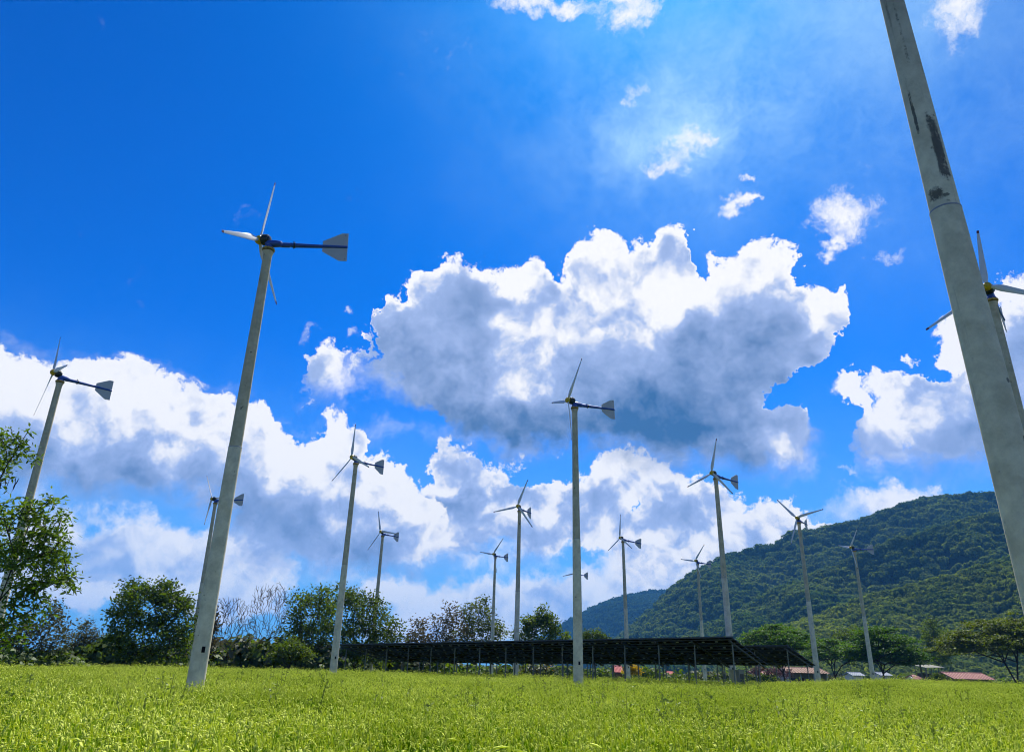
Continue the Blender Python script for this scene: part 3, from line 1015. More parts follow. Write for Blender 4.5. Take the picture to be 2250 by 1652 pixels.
# ------------------------------------------------------------------ trees
m_bark = plain('bark', (0.060, 0.048, 0.036), 0.95, 0.1, var=0.3, sc_=5.0)
m_bark_pale = plain('pale_bark', (0.10, 0.085, 0.068), 0.95, 0.1, var=0.3, sc_=5.0)
m_leaf_near = leaf_material('glossy_leaflets', (0.024, 0.065, 0.006), (0.130, 0.200, 0.012), 0.46, gloss=0.025)
m_leaf_dark = leaf_material('dark_leaves', (0.016, 0.044, 0.007), (0.115, 0.165, 0.016), 0.48, gloss=0.025)
m_leaf_mid = leaf_material('green_leaves', (0.020, 0.050, 0.008), (0.110, 0.155, 0.018), 0.42, gloss=0.025)
m_leaf_light = leaf_material('bright_leaves', (0.040, 0.080, 0.010), (0.110, 0.150, 0.020), 0.42, gloss=0.025)
m_leaf_brown = leaf_material('browning_leaves', (0.035, 0.040, 0.014), (0.105, 0.085, 0.030), 0.35, gloss=0.03, tcol=(1.4, 1.2, 0.6))
m_leaf_grey = leaf_material('grey_green_leaves', (0.040, 0.050, 0.022), (0.100, 0.105, 0.045), 0.35, gloss=0.03, tcol=(1.3, 1.25, 0.7))
m_leaf_rain = leaf_material('rain_tree_leaves', (0.012, 0.048, 0.004), (0.095, 0.190, 0.010), 0.40, gloss=0.025)
m_leaf_olive = leaf_material('olive_tree_leaves', (0.030, 0.052, 0.006), (0.130, 0.165, 0.016), 0.40, gloss=0.025)
m_flower_y = leaf_material('yellow_blossom', (0.40, 0.27, 0.01), (0.62, 0.45, 0.02), 0.35, tcol=(1.2, 1.1, 0.6), gloss=0.02)
m_flower_o = leaf_material('orange_foliage', (0.34, 0.17, 0.03), (0.55, 0.33, 0.07), 0.35, tcol=(1.2, 1.0, 0.6), gloss=0.02)
m_leaf_mauve = leaf_material('mauve_leaves', (0.075, 0.045, 0.055), (0.16, 0.10, 0.11), 0.3, tcol=(1.2, 1.0, 1.0), gloss=0.02)


def leaves(C, per, spread, size, r, aspect=0.42, droop=0.0, up=0.35):
    """faces of leaves round each cluster centre"""
    n = len(C) * per
    c = np.repeat(C, per, 0) + r.normal(size=(n, 3)) * spread * np.array([1, 1, 0.8])
    d = r.normal(size=(n, 3))
    d[:, 2] = d[:, 2] * 0.6 - droop
    d /= np.linalg.norm(d, axis=1)[:, None]
    nor = r.normal(size=(n, 3)) * 0.8 + np.array([0, 0, up])
    w = np.cross(d, nor)
    w /= np.linalg.norm(w, axis=1)[:, None] + 1e-9
    s = size * r.uniform(0.6, 1.3, (n, 1))
    nn = np.cross(w, d)
    V = np.stack([c, c + d * s * .45 + w * s * aspect * .5 - nn * s * .04, c + d * s, c + d * s * .45 - w * s * aspect * .5 - nn * s * .04], 1).reshape(-1, 3)
    return V, np.arange(4 * n).reshape(n, 4)


def skeleton(base, fork, A, r, tip=0.012, power=0.46, kink=0.12, n=5, rmax=None):
    """limbs that branch from the fork to every anchor point"""
    nodes = [np.array(base, float), np.array(base, float) * .55 + np.array(fork, float) * .45 + r.normal(size=3) * .06 * np.linalg.norm(np.array(fork) - base) * np.array([1, 1, 0]), np.array(fork, float)]
    par = [-1, 0, 1]
    f = nodes[2]
    order = np.argsort(np.linalg.norm(A - f, axis=1))
    plen = [0, 0, 0]
    for i in order:
        p = A[i]
        q = np.array(nodes[1:])
        dd = np.linalg.norm(q - p, axis=1)
        cost = dd + 0.55 * np.array(plen[1:]) * (dd > 0)
        # no strong doubling back
        k = int(np.argmin(cost + (q[:, 2] > p[2] + 0.6 * dd) * 2.0)) + 1
        mid = nodes[k] * .5 + p * .5 + r.normal(size=3) * kink * dd[k - 1] + np.array([0, 0, 0.06 * dd[k - 1]])
        nodes.append(mid); par.append(k); plen.append(plen[k] + dd[k - 1] * .5)
        nodes.append(p); par.append(len(nodes) - 2); plen.append(plen[k] + dd[k - 1])
    cnt = np.ones(len(nodes))
    for i in range(len(nodes) - 1, 0, -1):
        cnt[par[i]] += cnt[i] * (0.5 if i > 2 else 1)
    rad = tip * cnt ** power
    if rmax:
        rad = np.minimum(rad, rmax)
    mb = MB()
    for i in range(1, len(nodes)):
        k = par[i]
        mb.tube([nodes[k], nodes[i]], [min(rad[k], rad[i] * 1.35) if k > 1 else rad[k] * (1.25 if k == 0 else 1), rad[i]], n, caps=False)
    return mb


def lobes_world(lobes, Y, deep=0.9, jit=0.35, r=None):
    out = []
    for px, py, rx, ry in lobes:
        rw = (at(px + rx, py, Y) - at(px - rx, py, Y)).length / 2
        rh = (at(px, py - ry, Y) - at(px, py + ry, Y)).length / 2
        yo = r.uniform(-1, 1) * jit * rw
        c = at(px, py, Y + yo)
        out.append((np.array(c), np.array([rw, rw * deep, rh])))
    return out


def sample_lobes(L, n, r, shell=0.55):
    w = np.array([np.prod(s) ** (2 / 3) for _, s in L])
    li = r.choice(len(L), n, p=w / w.sum())
    d = r.normal(size=(n, 3))
    d /= np.linalg.norm(d, axis=1)[:, None]
    rr = r.uniform(0, 1, (n, 1)) ** (1 / 3) * (1 - shell) + shell * r.uniform(0.75, 1.08, (n, 1))
    return np.array([L[i][0] for i in li]) + d * rr * np.array([L[i][1] for i in li])


LEAF_K = 1.22


def tree(name, label, lobes, Y, base_px, leaf, bark, n=500, per=12, spread=0.28, size=0.16, seed=0, anchors=130, fork=0.35, tip=0.012, group=None,
         aspect=0.42, droop=0.1, shell=0.5, deep=0.9, power=0.46, cat='tree', kink=0.12, up=0.35, jit=0.35, base_y=None, rmax=None):
    r = np.random.default_rng(seed)
    L = lobes_world(lobes, Y, deep, jit, r)
    bx = at(base_px, 1470, Y).x
    by = base_y or Y
    b = np.array([bx, by, float(gz(bx, by)) - 0.15])
    n, per, spread = (int(n * 0.36), int(per * 2.5), spread * 0.85) if per > 3 else (n, per, spread)
    C = sample_lobes(L, n, r, shell)
    C = C[C[:, 2] > b[2] + 0.3]
    A = C[r.choice(len(C), min(anchors, len(C)), replace=False)] if anchors else C[:0]
    top = C[:, 2].max()
    cen = C.mean(0)
    fk = np.array([b[0] * .6 + cen[0] * .4, b[1] * .6 + cen[1] * .4, b[2] + (top - b[2]) * fork])
    root = thing(name, label, cat, tuple(b), 0, group)
    mb = skeleton(b, fk, A, r, tip, power, kink, rmax=rmax)
    mb.v = [tuple(np.array(v) - b) for v in mb.v]
    mb.build('trunk', bark, root, True)
    if per:
        V, F = leaves(C - b, per, spread, size * LEAF_K, r, aspect * 1.25, droop, up)
        V[:, 2] = np.maximum(V[:, 2], 0.05)
        link('crown', np_mesh('crown', V, F, leaf), root)
    return root


t = tree('leafy_tree', 'nearest leafy tree at the picture edge with long glossy leaves and hanging pods',
     [(-90, 1200, 100, 100), (40, 1170, 74, 66), (100, 1128, 46, 40), (120, 1180, 30, 40), (25, 1118, 50, 26), (70, 1245, 80, 48), (143, 1272, 36, 18), (100, 1285, 50, 26), (10, 1330, 60, 60), (80, 1225, 50, 60),
      (28, 985, 40, 34), (8, 960, 36, 26), (40, 945, 22, 14), (62, 1002, 20, 12), (-50, 1030, 70, 70), (50, 1340, 46, 46), (-20, 1400, 70, 30)], 24.0, -75, m_leaf_near, m_bark, 1400, 6, 0.17, 0.17, 5, 280, 0.22, 0.010,
     aspect=0.27, droop=0.25, shell=0.35, kink=0.1)
pod = MB().tube([(0, 0, 0), (0.01, 0, -0.12), (0.0, 0.01, -0.26), (0.015, 0, -0.36)], [0.004, 0.014, 0.016, 0.004], 5, flat=0.5).mesh('seed_pod', plain('dry_pod', (0.030, 0.022, 0.016), 0.8))
for px, py, s in ((14, 1046, 1), (22, 1050, 1.2), (36, 1046, 1.0), (40, 1052, 1.25), (42, 1050, 1.1), (4, 1048, 1.0), (28, 1298, 1), (36, 1300, 1.1), (50, 1296, 1.0), (62, 1298, 1.1), (16, 1305, 1)):
    w = at(px, py, 24.0 + random.uniform(-.3, .3))
    o = link('seed_pod', pod, t, loc=w - t.location)
    o.rotation_euler = (random.uniform(-.2, .2), random.uniform(-.15, .35), random.uniform(0, 6))
    o.scale = (s, s, s)
G_L = 'trees along the far edge of the field'
tree('thin_tree', 'thin grey-green tree with pale bare stems low behind the nearest leafy tree', [(100, 1385, 46, 40), (60, 1405, 60, 34), (130, 1400, 34, 34), (20, 1395, 60, 40), (115, 1345, 20, 20)], 42.0, 95, m_leaf_grey, m_bark_pale, 420, 9, 0.3, 0.15, 6, 130, 0.2, 0.009, G_L)
tree('bamboo_clump', 'feathery plumes of bamboo-like stems left of the dense dark tree', [(182, 1395, 9, 34), (192, 1385, 9, 24), (160, 1425, 12, 26), (206, 1420, 12, 26), (172, 1430, 16, 22), (218, 1395, 8, 22)], 56.0, 184, m_leaf_grey, m_bark, 260, 12, 0.30, 0.24, 7, 90, 0.12, 0.01, G_L, aspect=0.16, droop=0.55, cat='bamboo')
tree('dense_tree', 'dense dark rounded tree nearest left of the tall near turbine pole',
     [(330, 1330, 74, 44), (292, 1305, 32, 30), (345, 1298, 42, 24), (392, 1362, 40, 60), (280, 1372, 38, 46), (330, 1402, 86, 46), (252, 1345, 12, 18), (300, 1290, 16, 16), (370, 1310, 30, 26), (300, 1430, 60, 26), (390, 1425, 34, 30)], 52.0, 335, m_leaf_dark, m_bark, 900, 14, 0.30, 0.19, 8, 200, 0.25, 0.014, G_L)
tree('small_tree', 'small dark bushy tree crowding the left side of the dense rounded tree', [(232, 1428, 22, 22), (246, 1408, 14, 18), (215, 1440, 20, 14)], 54.0, 234, m_leaf_dark, m_bark, 240, 12, 0.24, 0.18, 31, 70, 0.25, 0.012, G_L)
tree('small_tree', 'half-bare small tree right behind the tall near turbine pole', [(452, 1385, 26, 40), (462, 1350, 18, 26), (440, 1420, 26, 26)], 58.0, 452, m_leaf_brown, m_bark, 260, 8, 0.26, 0.18, 32, 120, 0.25, 0.011, G_L)
tree('small_tree', 'yellow-green bushy tree low between the bare trees and the half-thinned one', [(635, 1425, 30, 26), (612, 1435, 24, 20), (655, 1440, 30, 20)], 57.0, 632, m_leaf_light, m_bark, 260, 10, 0.26, 0.18, 33, 80, 0.25, 0.011, G_L)
tree('bare_tree', 'small bare tree of fine twigs just right of the tall near turbine pole', [(500, 1362, 40, 56), (520, 1345, 30, 34), (478, 1340, 22, 34), (545, 1380, 20, 30)], 58.0, 508, m_leaf_brown, m_bark_pale, 520, 0, 0.2, 0.15, 9, 500, 0.22, 0.0095, G_L, kink=0.07)
tree('bare_tree', 'taller bare tree with fine upright twigs beside the wide leafy trees', [(590, 1345, 48, 66), (610, 1310, 28, 34), (575, 1305, 22, 30), (560, 1370, 26, 40), (622, 1340, 18, 40)], 60.0, 588, m_leaf_brown, m_bark_pale, 700, 0, 0.2, 0.12, 10, 680, 0.2, 0.0095, G_L, kink=0.07)
tree('leafy_tree', 'half-thinned leafy tree just right of the bare trees, with gaps in its crown', [(690, 1355, 50, 52), (662, 1330, 28, 24), (645, 1385, 34, 40), (700, 1310, 34, 20), (680, 1410, 46, 34), (650, 1310, 14, 14)], 62.0, 672, m_leaf_dark, m_bark, 560, 9, 0.34, 0.20, 11, 200, 0.2, 0.014, G_L)
tree('leafy_tree', 'broad green tree behind the turbine pole at the far end of the solar roof', [(770, 1350, 78, 52), (745, 1308, 38, 26), (820, 1358, 46, 42), (862, 1388, 24, 26), (790, 1320, 40, 24), (760, 1400, 80, 40), (840, 1405, 40, 30), (800, 1430, 70, 24)], 66.0, 778, m_leaf_mid, m_bark, 820, 13, 0.36, 0.21, 12, 200, 0.2, 0.014, G_L)
tree('browning_tree', 'thin browning tree with bare twigs behind the far half of the solar roof', [(955, 1385, 50, 34), (928, 1365, 18, 24), (985, 1352, 22, 26), (1000, 1390, 40, 30), (940, 1410, 60, 20)], 86.0, 962, m_leaf_brown, m_bark_pale, 380, 9, 0.42, 0.24, 13, 260, 0.2, 0.016, G_L)
tree('browning_tree', 'taller half-green browning tree between the two turbine poles behind the solar roof', [(1055, 1360, 36, 36), (1035, 1350, 22, 28), (1092, 1388, 22, 22), (1060, 1395, 46, 24), (1062, 1330, 18, 16), (1020, 1400, 30, 20)], 88.0, 1055, m_leaf_olive, m_bark_pale, 420, 10, 0.42, 0.24, 14, 240, 0.2, 0.016, G_L)
tree('bright_tree', 'small bright green tree with an upright top just left of the lone middle turbine', [(1190, 1382, 40, 30), (1192, 1350, 15, 18), (1168, 1362, 20, 20), (1230, 1396, 18, 12), (1150, 1395, 24, 18), (1205, 1370, 22, 20)], 78.0, 1190, m_leaf_light, m_bark, 420, 12, 0.30, 0.22, 15, 120, 0.3, 0.014, G_L)
tree('bright_tree', 'little green tree showing just above the solar roof under the far mountain', [(1300, 1402, 20, 14), (1328, 1406, 14, 10), (1312, 1392, 10, 10), (1285, 1400, 10, 10)], 98.0, 1305, m_leaf_mid, m_bark, 200, 12, 0.32, 0.22, 16, 70, 0.4, 0.014, G_L)
G_R = 'spreading trees before the wooded hill'


def umbrella_tree(label, px0, px1, top, rim, base_px, Y, leaf, seed, pads=170, layers=((1.0, 0.0), (0.85, 0.22), (0.6, 0.42)), size=0.26, fork=0.3, tip=0.03, per=70):
    """flat-topped spreading tree: leaf pads on domed tiers, limbs fanning out beneath"""
    r = np.random.default_rng(seed)
    a, b = at(px0, rim, Y), at(px1, rim, Y)
    cx, rad = (a.x + b.x) / 2, (b.x - a.x) / 2
    zt, zr = at((px0 + px1) / 2, top, Y).z, (a.z + b.z) / 2
    bx = at(base_px, 1470, Y).x
    base = np.array([bx, Y, float(gz(bx, Y)) - 0.2])
    C = []
    for k, (fr_, dn) in enumerate(layers):
        n = int(pads * fr_ ** 2 / sum(f * f for f, _ in layers))
        rr = rad * fr_ * np.sqrt(r.uniform(0.0, 1, n)) * r.uniform(.9, 1.06, n)
        an = r.uniform(0, 6.28, n)
        q = rr / rad
        z = zt - (zt - zr) * q ** 2.2 - (zt - zr) * dn * 1.5 + r.normal(0, 0.06, n) * (zt - zr)
        C.append(np.column_stack([cx + rr * np.cos(an), Y + rr * np.sin(an) * .9, z]))
    C = np.concatenate(C)
    C = C[C[:, 2] > base[2] + 1.6]
    fk = np.array([bx * .8 + cx * .2, Y, base[2] + (zt - base[2]) * fork])
    A = C - [0, 0, 0.25]
    A = A[r.choice(len(A), min(110, len(A)), replace=False)]
    root = thing('rain_tree', label, 'tree', tuple(base), 0, G_R)
    mb = skeleton(base, fk, A, r, tip, 0.47, 0.08)
    mb.v = [tuple(np.array(v) - base) for v in mb.v]
    mb.build('trunk', m_bark, root, True)
    sp = np.repeat(r.uniform(0.5, 1.0, len(C)), per)[:, None]
    n = len(C) * per
    c = np.repeat(C - base, per, 0) + r.normal(size=(n, 3)) * np.array([0.62, 0.62, 0.13]) * sp
    d = r.normal(size=(n, 3)) * np.array([1, 1, 0.3])
    d /= np.linalg.norm(d, axis=1)[:, None]
    w = np.cross(d, r.normal(size=(n, 3)) * 0.45 + np.array([0, 0, 1.0]))
    w /= np.linalg.norm(w, axis=1)[:, None]
    s_ = size * r.uniform(.6, 1.3, (n, 1))
    V = np.stack([c, c + d * s_ * .5 + w * s_ * .32, c + d * s_, c + d * s_ * .5 - w * s_ * .32], 1).reshape(-1, 3)
    link('crown', np_mesh('crown', V, np.arange(4 * n).reshape(n, 4), leaf), root)


umbrella_tree('vivid green spreading tree whose flat crown shows above the farther solar roof', 1612, 1806, 1377, 1424, 1722, 108.0, m_leaf_rain, 17, 300)
umbrella_tree('dark umbrella-crowned tree behind the two rightmost slender turbine poles', 1850, 2034, 1380, 1446, 1938, 100.0, m_leaf_rain, 18, 380, ((1.0, 0.0), (0.9, 0.2), (0.75, 0.4), (0.55, 0.55)))
umbrella_tree('lower green spreading tree filling the gap between the dark umbrella tree and the solar roof', 1775, 1890, 1405, 1446, 1832, 118.0, m_leaf_rain, 28, 190)
umbrella_tree('olive spreading tree with long slanting limbs over the pink tiled roof', 2062, 2392, 1364, 1432, 2228, 94.0, m_leaf_olive, 19, 680, ((1.0, 0.0), (0.86, 0.22), (0.7, 0.4)), fork=0.16, tip=0.036)
tree('slender_tree', 'pale slender tree rising before the hill between the umbrella tree and the olive one', [(2045, 1392, 16, 34), (2060, 1425, 20, 34), (2075, 1405, 14, 30)], 150.0, 2052, m_leaf_light, m_bark_pale, 300, 12, 0.7, 0.36, 20, 80, 0.2, 0.03, G_R)
tree('slender_tree', 'pale green tree crown peeping over the gap between two spreading trees', [(1868, 1398, 26, 16), (1845, 1405, 20, 16), (1890, 1392, 14, 14)], 160.0, 1866, m_leaf_light, m_bark_pale, 240, 12, 0.7, 0.36, 21, 80, 0.4, 0.03, G_R)
tree('shrub', 'yellow blossoming shrub beside a red-roofed hut seen under the solar roof', [(1378, 1472, 10, 9), (1396, 1474, 10, 9), (1388, 1466, 9, 6)], 96.0, 1387, m_flower_y, m_bark, 120, 14, 0.25, 0.18, 22, 30, 0.2, 0.012, cat='shrub')
tree('shrub', 'orange dry-leaved shrub seen low under the solar roof near two turbine poles', [(1165, 1481, 14, 6), (1185, 1477, 16, 8), (1202, 1474, 10, 8), (1150, 1483, 10, 4)], 92.0, 1180, m_flower_o, m_bark, 140, 14, 0.25, 0.18, 23, 30, 0.2, 0.012, cat='shrub')
tree('shrub', 'dull mauve shrub before the cream house under the end of the farther solar roof', [(1665, 1472, 14, 8), (1700, 1474, 18, 8), (1725, 1478, 16, 8)], 112.0, 1695, m_leaf_mauve, m_bark, 160, 12, 0.3, 0.2, 24, 40, 0.2, 0.012, cat='shrub')
tree('shrub', 'low dark bush standing left of the long pink tiled roof', [(2058, 1486, 9, 6), (2066, 1488, 8, 5)], 100.0, 2061, m_leaf_dark, m_bark, 90, 12, 0.2, 0.18, 25, 20, 0.2, 0.012, cat='shrub')

# undergrowth that closes the view below the trees
ug = [clump_proto('undergrowth_clump', m, 260, 0.8, 0.17, 60 + i) for i, m in enumerate((m_leaf_dark, m_leaf_mid, m_leaf_dark, m_leaf_grey, m_leaf_mid))]


def strip(name, spans, seed):
    r = np.random.default_rng(seed)
    P_, S_ = [], []
    for x0, x1, y0, y1, h0, h1, n in spans:
        px = r.uniform(x0, x1, n)
        Y = r.uniform(y0, y1, n)
        h = r.uniform(h0, h1, n)
        for a, b, c in zip(px, Y, h):
            q = at(a, 1475, b)
            P_.append((q.x, q.y, float(gz(q.x, q.y)) + c * 0.35))
            S_.append((c * r.uniform(.6, 1.0), c * r.uniform(.6, 1.0), c * 0.8))
    n = len(P_)
    rot = np.column_stack([np.zeros(n), np.zeros(n), r.uniform(0, 6.28, n)])
    return tag(scatter(name, P_, rot, S_, r.integers(0, len(ug), n), ug), kind='stuff')


strip('undergrowth', [(-160, 150, 40, 50, 1.2, 2.2, 60), (140, 440, 54, 64, 1.4, 3.2, 110), (400, 720, 60, 70, 1.6, 4.4, 130), (690, 960, 70, 84, 1.6, 4.2, 120),
                      (900, 1700, 104, 128, 1.6, 3.0, 210), (940, 1240, 90, 100, 1.2, 3.0, 60), (1600, 2400, 150, 190, 2.0, 4.0, 200), (-700, -100, 45, 80, 1.0, 3.0, 120), (2300, 2900, 120, 160, 1.5, 4, 100)], 71)
strip('undergrowth', [(-900, 720, 90, 170, 2.0, 4.2, 260), (700, 1700, 140, 200, 2.0, 3.6, 200)], 72)
# ------------------------------------------------------------------ village and field furniture
def roof_mat(name, c, c2):
    return material(name, lambda n: n.mix(n.sstep(n.noise(n.obj, 2.2, 6, 0.7), 0.35, 0.7), c, c2), 0.8, 0.2)


m_roof_pink = roof_mat('pink_roof_tiles', (0.30, 0.14, 0.115), (0.43, 0.23, 0.19))
m_roof_brown = roof_mat('brown_roof_tiles', (0.20, 0.12, 0.085), (0.34, 0.22, 0.16))
m_roof_red = roof_mat('red_roof_sheet', (0.42, 0.10, 0.10), (0.52, 0.17, 0.15))
m_roof_white = roof_mat('white_roof_sheet', (0.27, 0.30, 0.33), (0.40, 0.43, 0.46))
m_wall_cream = plain('cream_wall', (0.55, 0.47, 0.36), 0.85)
m_wall_dark = plain('timber_wall', (0.10, 0.075, 0.055), 0.85)
m_wall_white = plain('white_wall', (0.62, 0.61, 0.58), 0.85)
m_glass = plain('window_glass', (0.03, 0.035, 0.04), 0.15, 0.5)
m_door = plain('brown_door', (0.16, 0.09, 0.05), 0.6)


def house(label, px0, px1, y_ridge, y_eave, Y, roof, wall, depth=5.0, windows=3, porch=False, cat='house', name='house', hip=0.0):
    a, b = at(px0, y_eave, Y), at(px1, y_eave, Y)
    w = b.x - a.x
    cx = (a.x + b.x) / 2
    zg = float(gz(cx, Y)) - 0.05
    eave = (a.z + b.z) / 2 - zg
    ridge = at((px0 + px1) / 2, y_ridge, Y + depth / 2).z - zg
    ridge = max(ridge, eave + 0.45)
    root = thing(name, label, cat, (cx, Y + depth / 2, zg), 0)
    ov = 0.35
    ww, dd = w - 2 * ov, depth - 2 * ov
    mb = MB()
    t = 0.15
    if not porch:
        mb.box((0, -dd / 2 + t / 2, eave / 2), (ww, t, eave))
    mb.box((0, dd / 2 - t / 2, eave / 2), (ww, t, eave))
    mb.box((-ww / 2 + t / 2, 0, eave / 2), (t, dd - 2 * t, eave))
    mb.box((ww / 2 - t / 2, 0, eave / 2), (t, dd - 2 * t, eave))
    for s in (-1, 1):                                  # gable ends
        x = s * (ww / 2 - t / 2)
        mb.add([(x - t / 2, -dd / 2, eave), (x - t / 2, dd / 2, eave), (x - t / 2, 0, ridge - 0.12), (x + t / 2, -dd / 2, eave), (x + t / 2, dd / 2, eave), (x + t / 2, 0, ridge - 0.12)],
               [(0, 1, 2), (3, 5, 4), (0, 2, 5, 3), (1, 4, 5, 2), (0, 3, 4, 1)])
    mb.build('wall', wall, root)
    for s in (-1, 1):                                  # two slopes with ribs of tiles
        rb = MB()
        th = 0.06
        run, rise = depth / 2, ridge - eave
        nrib = max(6, int(w / 0.45))
        rb.add([(-w / 2, s * run, eave - 0.02), (w / 2, s * run, eave - 0.02), (w / 2 - hip, 0, ridge), (-w / 2 + hip, 0, ridge),
                (-w / 2, s * run, eave - 0.02 + th), (w / 2, s * run, eave - 0.02 + th), (w / 2 - hip, 0, ridge + th), (-w / 2 + hip, 0, ridge + th)],
               [(0, 1, 2, 3), (4, 7, 6, 5), (0, 4, 5, 1), (1, 5, 6, 2), (2, 6, 7, 3), (3, 7, 4, 0)])
        for k in range(nrib + 1):
            x = -w / 2 + 0.05 + (w - 0.1) * k / nrib
            xt = x * (1 - 2 * hip / w)
            rb.tube([(x, s * (run + 0.01), eave + th), (xt, 0.0, ridge + th + 0.02)], 0.05, 4)
        rb.build('roof', roof, root)
    MB().tube([(-w / 2 + hip, 0, ridge + 0.06), (w / 2 - hip, 0, ridge + 0.06)], 0.10, 6).build('ridge_cap', roof, root)
    yf = -dd / 2 - 0.02
    if porch:
        k = max(3, int(ww / 1.6))
        for i in range(k + 1):
            MB().box((-ww / 2 + ww * i / k, -dd / 2 + 0.08, eave / 2), (0.12, 0.12, eave)).build('column', m_wall_white, root)
        MB().box((0, -dd / 2 + 0.08, 0.65), (ww, 0.06, 0.08)).build('rail', m_wall_white, root)
        MB().box((0, 0.3, eave / 2), (ww - 0.4, 0.12, eave)).build('inner_wall', wall, root)
        yf = 0.3 - 0.08
    for i in range(windows):
        x = -ww / 2 + ww * (i + 0.5) / windows
        if i == windows // 2:
            d = MB().box((x, yf, min(eave - .15, 1.9) / 2), (0.85, 0.05, min(eave - .15, 1.9))).build('door', m_door, root)
            MB().box((x + 0.3, yf - 0.04, 0.95), (0.05, 0.05, 0.12)).build('handle', m_steel, d)
        else:
            f = MB().box((x, yf, eave * 0.6), (0.95, 0.05, 0.75)).build('window', m_wall_white, root)
            MB().box((x, yf - 0.03, eave * 0.6), (0.82, 0.03, 0.62)).build('pane', m_glass, f)
    return root


house('long low house under a pink tiled roof beneath the olive spreading tree', 2095, 2187, 1479, 1492, 112, m_roof_pink, m_wall_dark, 6, 6)
house('long house with a brown tiled roof and open porch behind the farther solar roof end', 1728, 1824, 1467, 1478.5, 122, m_roof_brown, m_wall_cream, 6, 5, True, hip=0.5)
house('low cream house with pinkish roof seen under the end of the farther solar roof', 1655, 1702, 1476, 1481.5, 138, m_roof_pink, m_wall_cream, 5, 4)
house('small white-roofed house with pale gable just left of the rightmost slender turbine pole', 1872, 1902, 1478, 1484, 135, m_roof_white, m_wall_white, 4, 2)
house('small white-roofed house just right of the rightmost slender turbine pole', 1934, 1962, 1478, 1484, 135, m_roof_white, m_wall_white, 4, 2)
house('pale pink hut with a steep roof behind the leaning utility pole', 2008, 2036, 1484, 1493, 108, m_roof_pink, m_wall_white, 3.5, 2, cat='hut', name='hut', hip=0.7)
house('red-roofed dark hut beside the yellow shrub, seen under the solar roof', 1350, 1370, 1464, 1477, 100, m_roof_red, m_wall_dark, 2.6, 1, cat='hut', name='hut')
house('small hut with faded red roof under the solar roof near its end post', 1467, 1484, 1477, 1483, 118, m_roof_red, m_wall_white, 3, 1, cat='hut', name='hut')
house('brown-roofed hut showing between posts right of the lone middle turbine', 1312, 1328, 1472, 1480, 118, m_roof_brown, m_wall_cream, 3, 1, cat='hut', name='hut')

# switch cabinet and plinth beside the turbine at the roof corner
m_cab = plain('grey_green_cabinet', (0.36, 0.36, 0.30), 0.6)
m_cab_d = plain('dark_cabinet_door', (0.13, 0.13, 0.11), 0.6)
q = at(1627, 1490, 41.0)
zg = float(gz(q.x, q.y)) - 0.05
cab = thing('switch_cabinet', 'pale switch cabinet with dark framed door by the turbine at the solar roof corner', 'cabinet', (q.x, q.y, zg), 0.25)
hc_ = at(1627, 1472, 41.0).z - zg
MB().box((0, 0, hc_ / 2), (0.28, 0.3, hc_ - 0.06)).build('body', m_cab, cab)
MB().box((0, 0, hc_), (0.36, 0.38, 0.06)).build('cap', m_cab, cab)
dr = MB().box((0, -0.16, hc_ * 0.5), (0.19, 0.03, hc_ * 0.78)).build('door', m_cab_d, cab)
MB().box((0.06, -0.19, hc_ * 0.5), (0.02, 0.03, 0.1)).build('handle', m_steel, dr)
q = at(1614, 1490, 42.0)
zg = float(gz(q.x, q.y)) - 0.05
hb_ = at(1614, 1473, 42.0).z - zg
box = thing('control_box', 'plain grey concrete control box left of the switch cabinet', 'control box', (q.x, q.y - 0.1, zg), 0.25)
MB().box((0, 0, hb_ / 2), (0.34, 0.3, hb_)).build('body', m_conc, box)
MB().box((0, 0, hb_ + 0.02), (0.38, 0.34, 0.05)).build('lid', m_conc, box)

# low white rail fence along the far edge
m_white = plain('white_fence_paint', (0.46, 0.45, 0.41), 0.7)


def rail_fence(label, px0, px1, Y0, Y1, h):
    a, b = at(px0, 1485, Y0), at(px1, 1485, Y1)
    a.z, b.z = float(gz(a.x, a.y)), float(gz(b.x, b.y))
    root = thing('rail_fence', label, 'fence', tuple(a), 0, 'white rail fences by the village')
    d = b - a
    n = max(3, int(d.length / 2.2))
    for i in range(n + 1):
        p = d * (i / n)
        p.z = float(gz(a.x + p.x, a.y + p.y)) - a.z
        MB().box((p.x, p.y, p.z + h / 2), (0.12, 0.12, h)).build('post', m_white, root)
    for k in (0.55, 0.92):
        e = Vector((d.x, d.y, float(gz(b.x, b.y)) - a.z))
        MB().tube([(0, -0.09, h * k), (e.x, e.y - 0.09, e.z + h * k)], 0.05, 4).build('rail', m_white, root)


rail_fence('white rail fence seen under the solar roof, left of the switch cabinet', 1490, 1610, 96, 92, 1.15)
rail_fence('white rail fence before the brown-roofed house', 1690, 1850, 100, 100, 1.0)

# utility poles and shed
m_upole = plain('weathered_post', (0.20, 0.20, 0.15), 0.9)


def post_thing(name, label, cat, p0, p1, Y, r, m, group=None, arm=False):
    a, b = at(*p0, Y), at(*p1, Y)
    g = float(gz(b.x, b.y)) - 0.3
    k = (g - a.z) / (b.z - a.z)
    foot = a + (b - a) * k
    root = thing(name, label, cat, tuple(foot), 0, group)
    t = a - foot
    MB().tube([(0, 0, 0), t * .5, t], [r * 1.2, r * 1.05, r * .85], 8).build('pole', m, root, True)
    if arm:
        MB().box((t.x, t.y - r - 0.03, t.z - 0.25), (1.1, 0.07, 0.09)).build('crossarm', m, root)
        for s in (-0.45, 0, 0.45):
            MB().tube([(t.x + s, t.y - r - 0.03, t.z - 0.2), (t.x + s, t.y - r - 0.03, t.z - 0.06)], 0.03, 6).build('insulator', m_white, root)
    return root


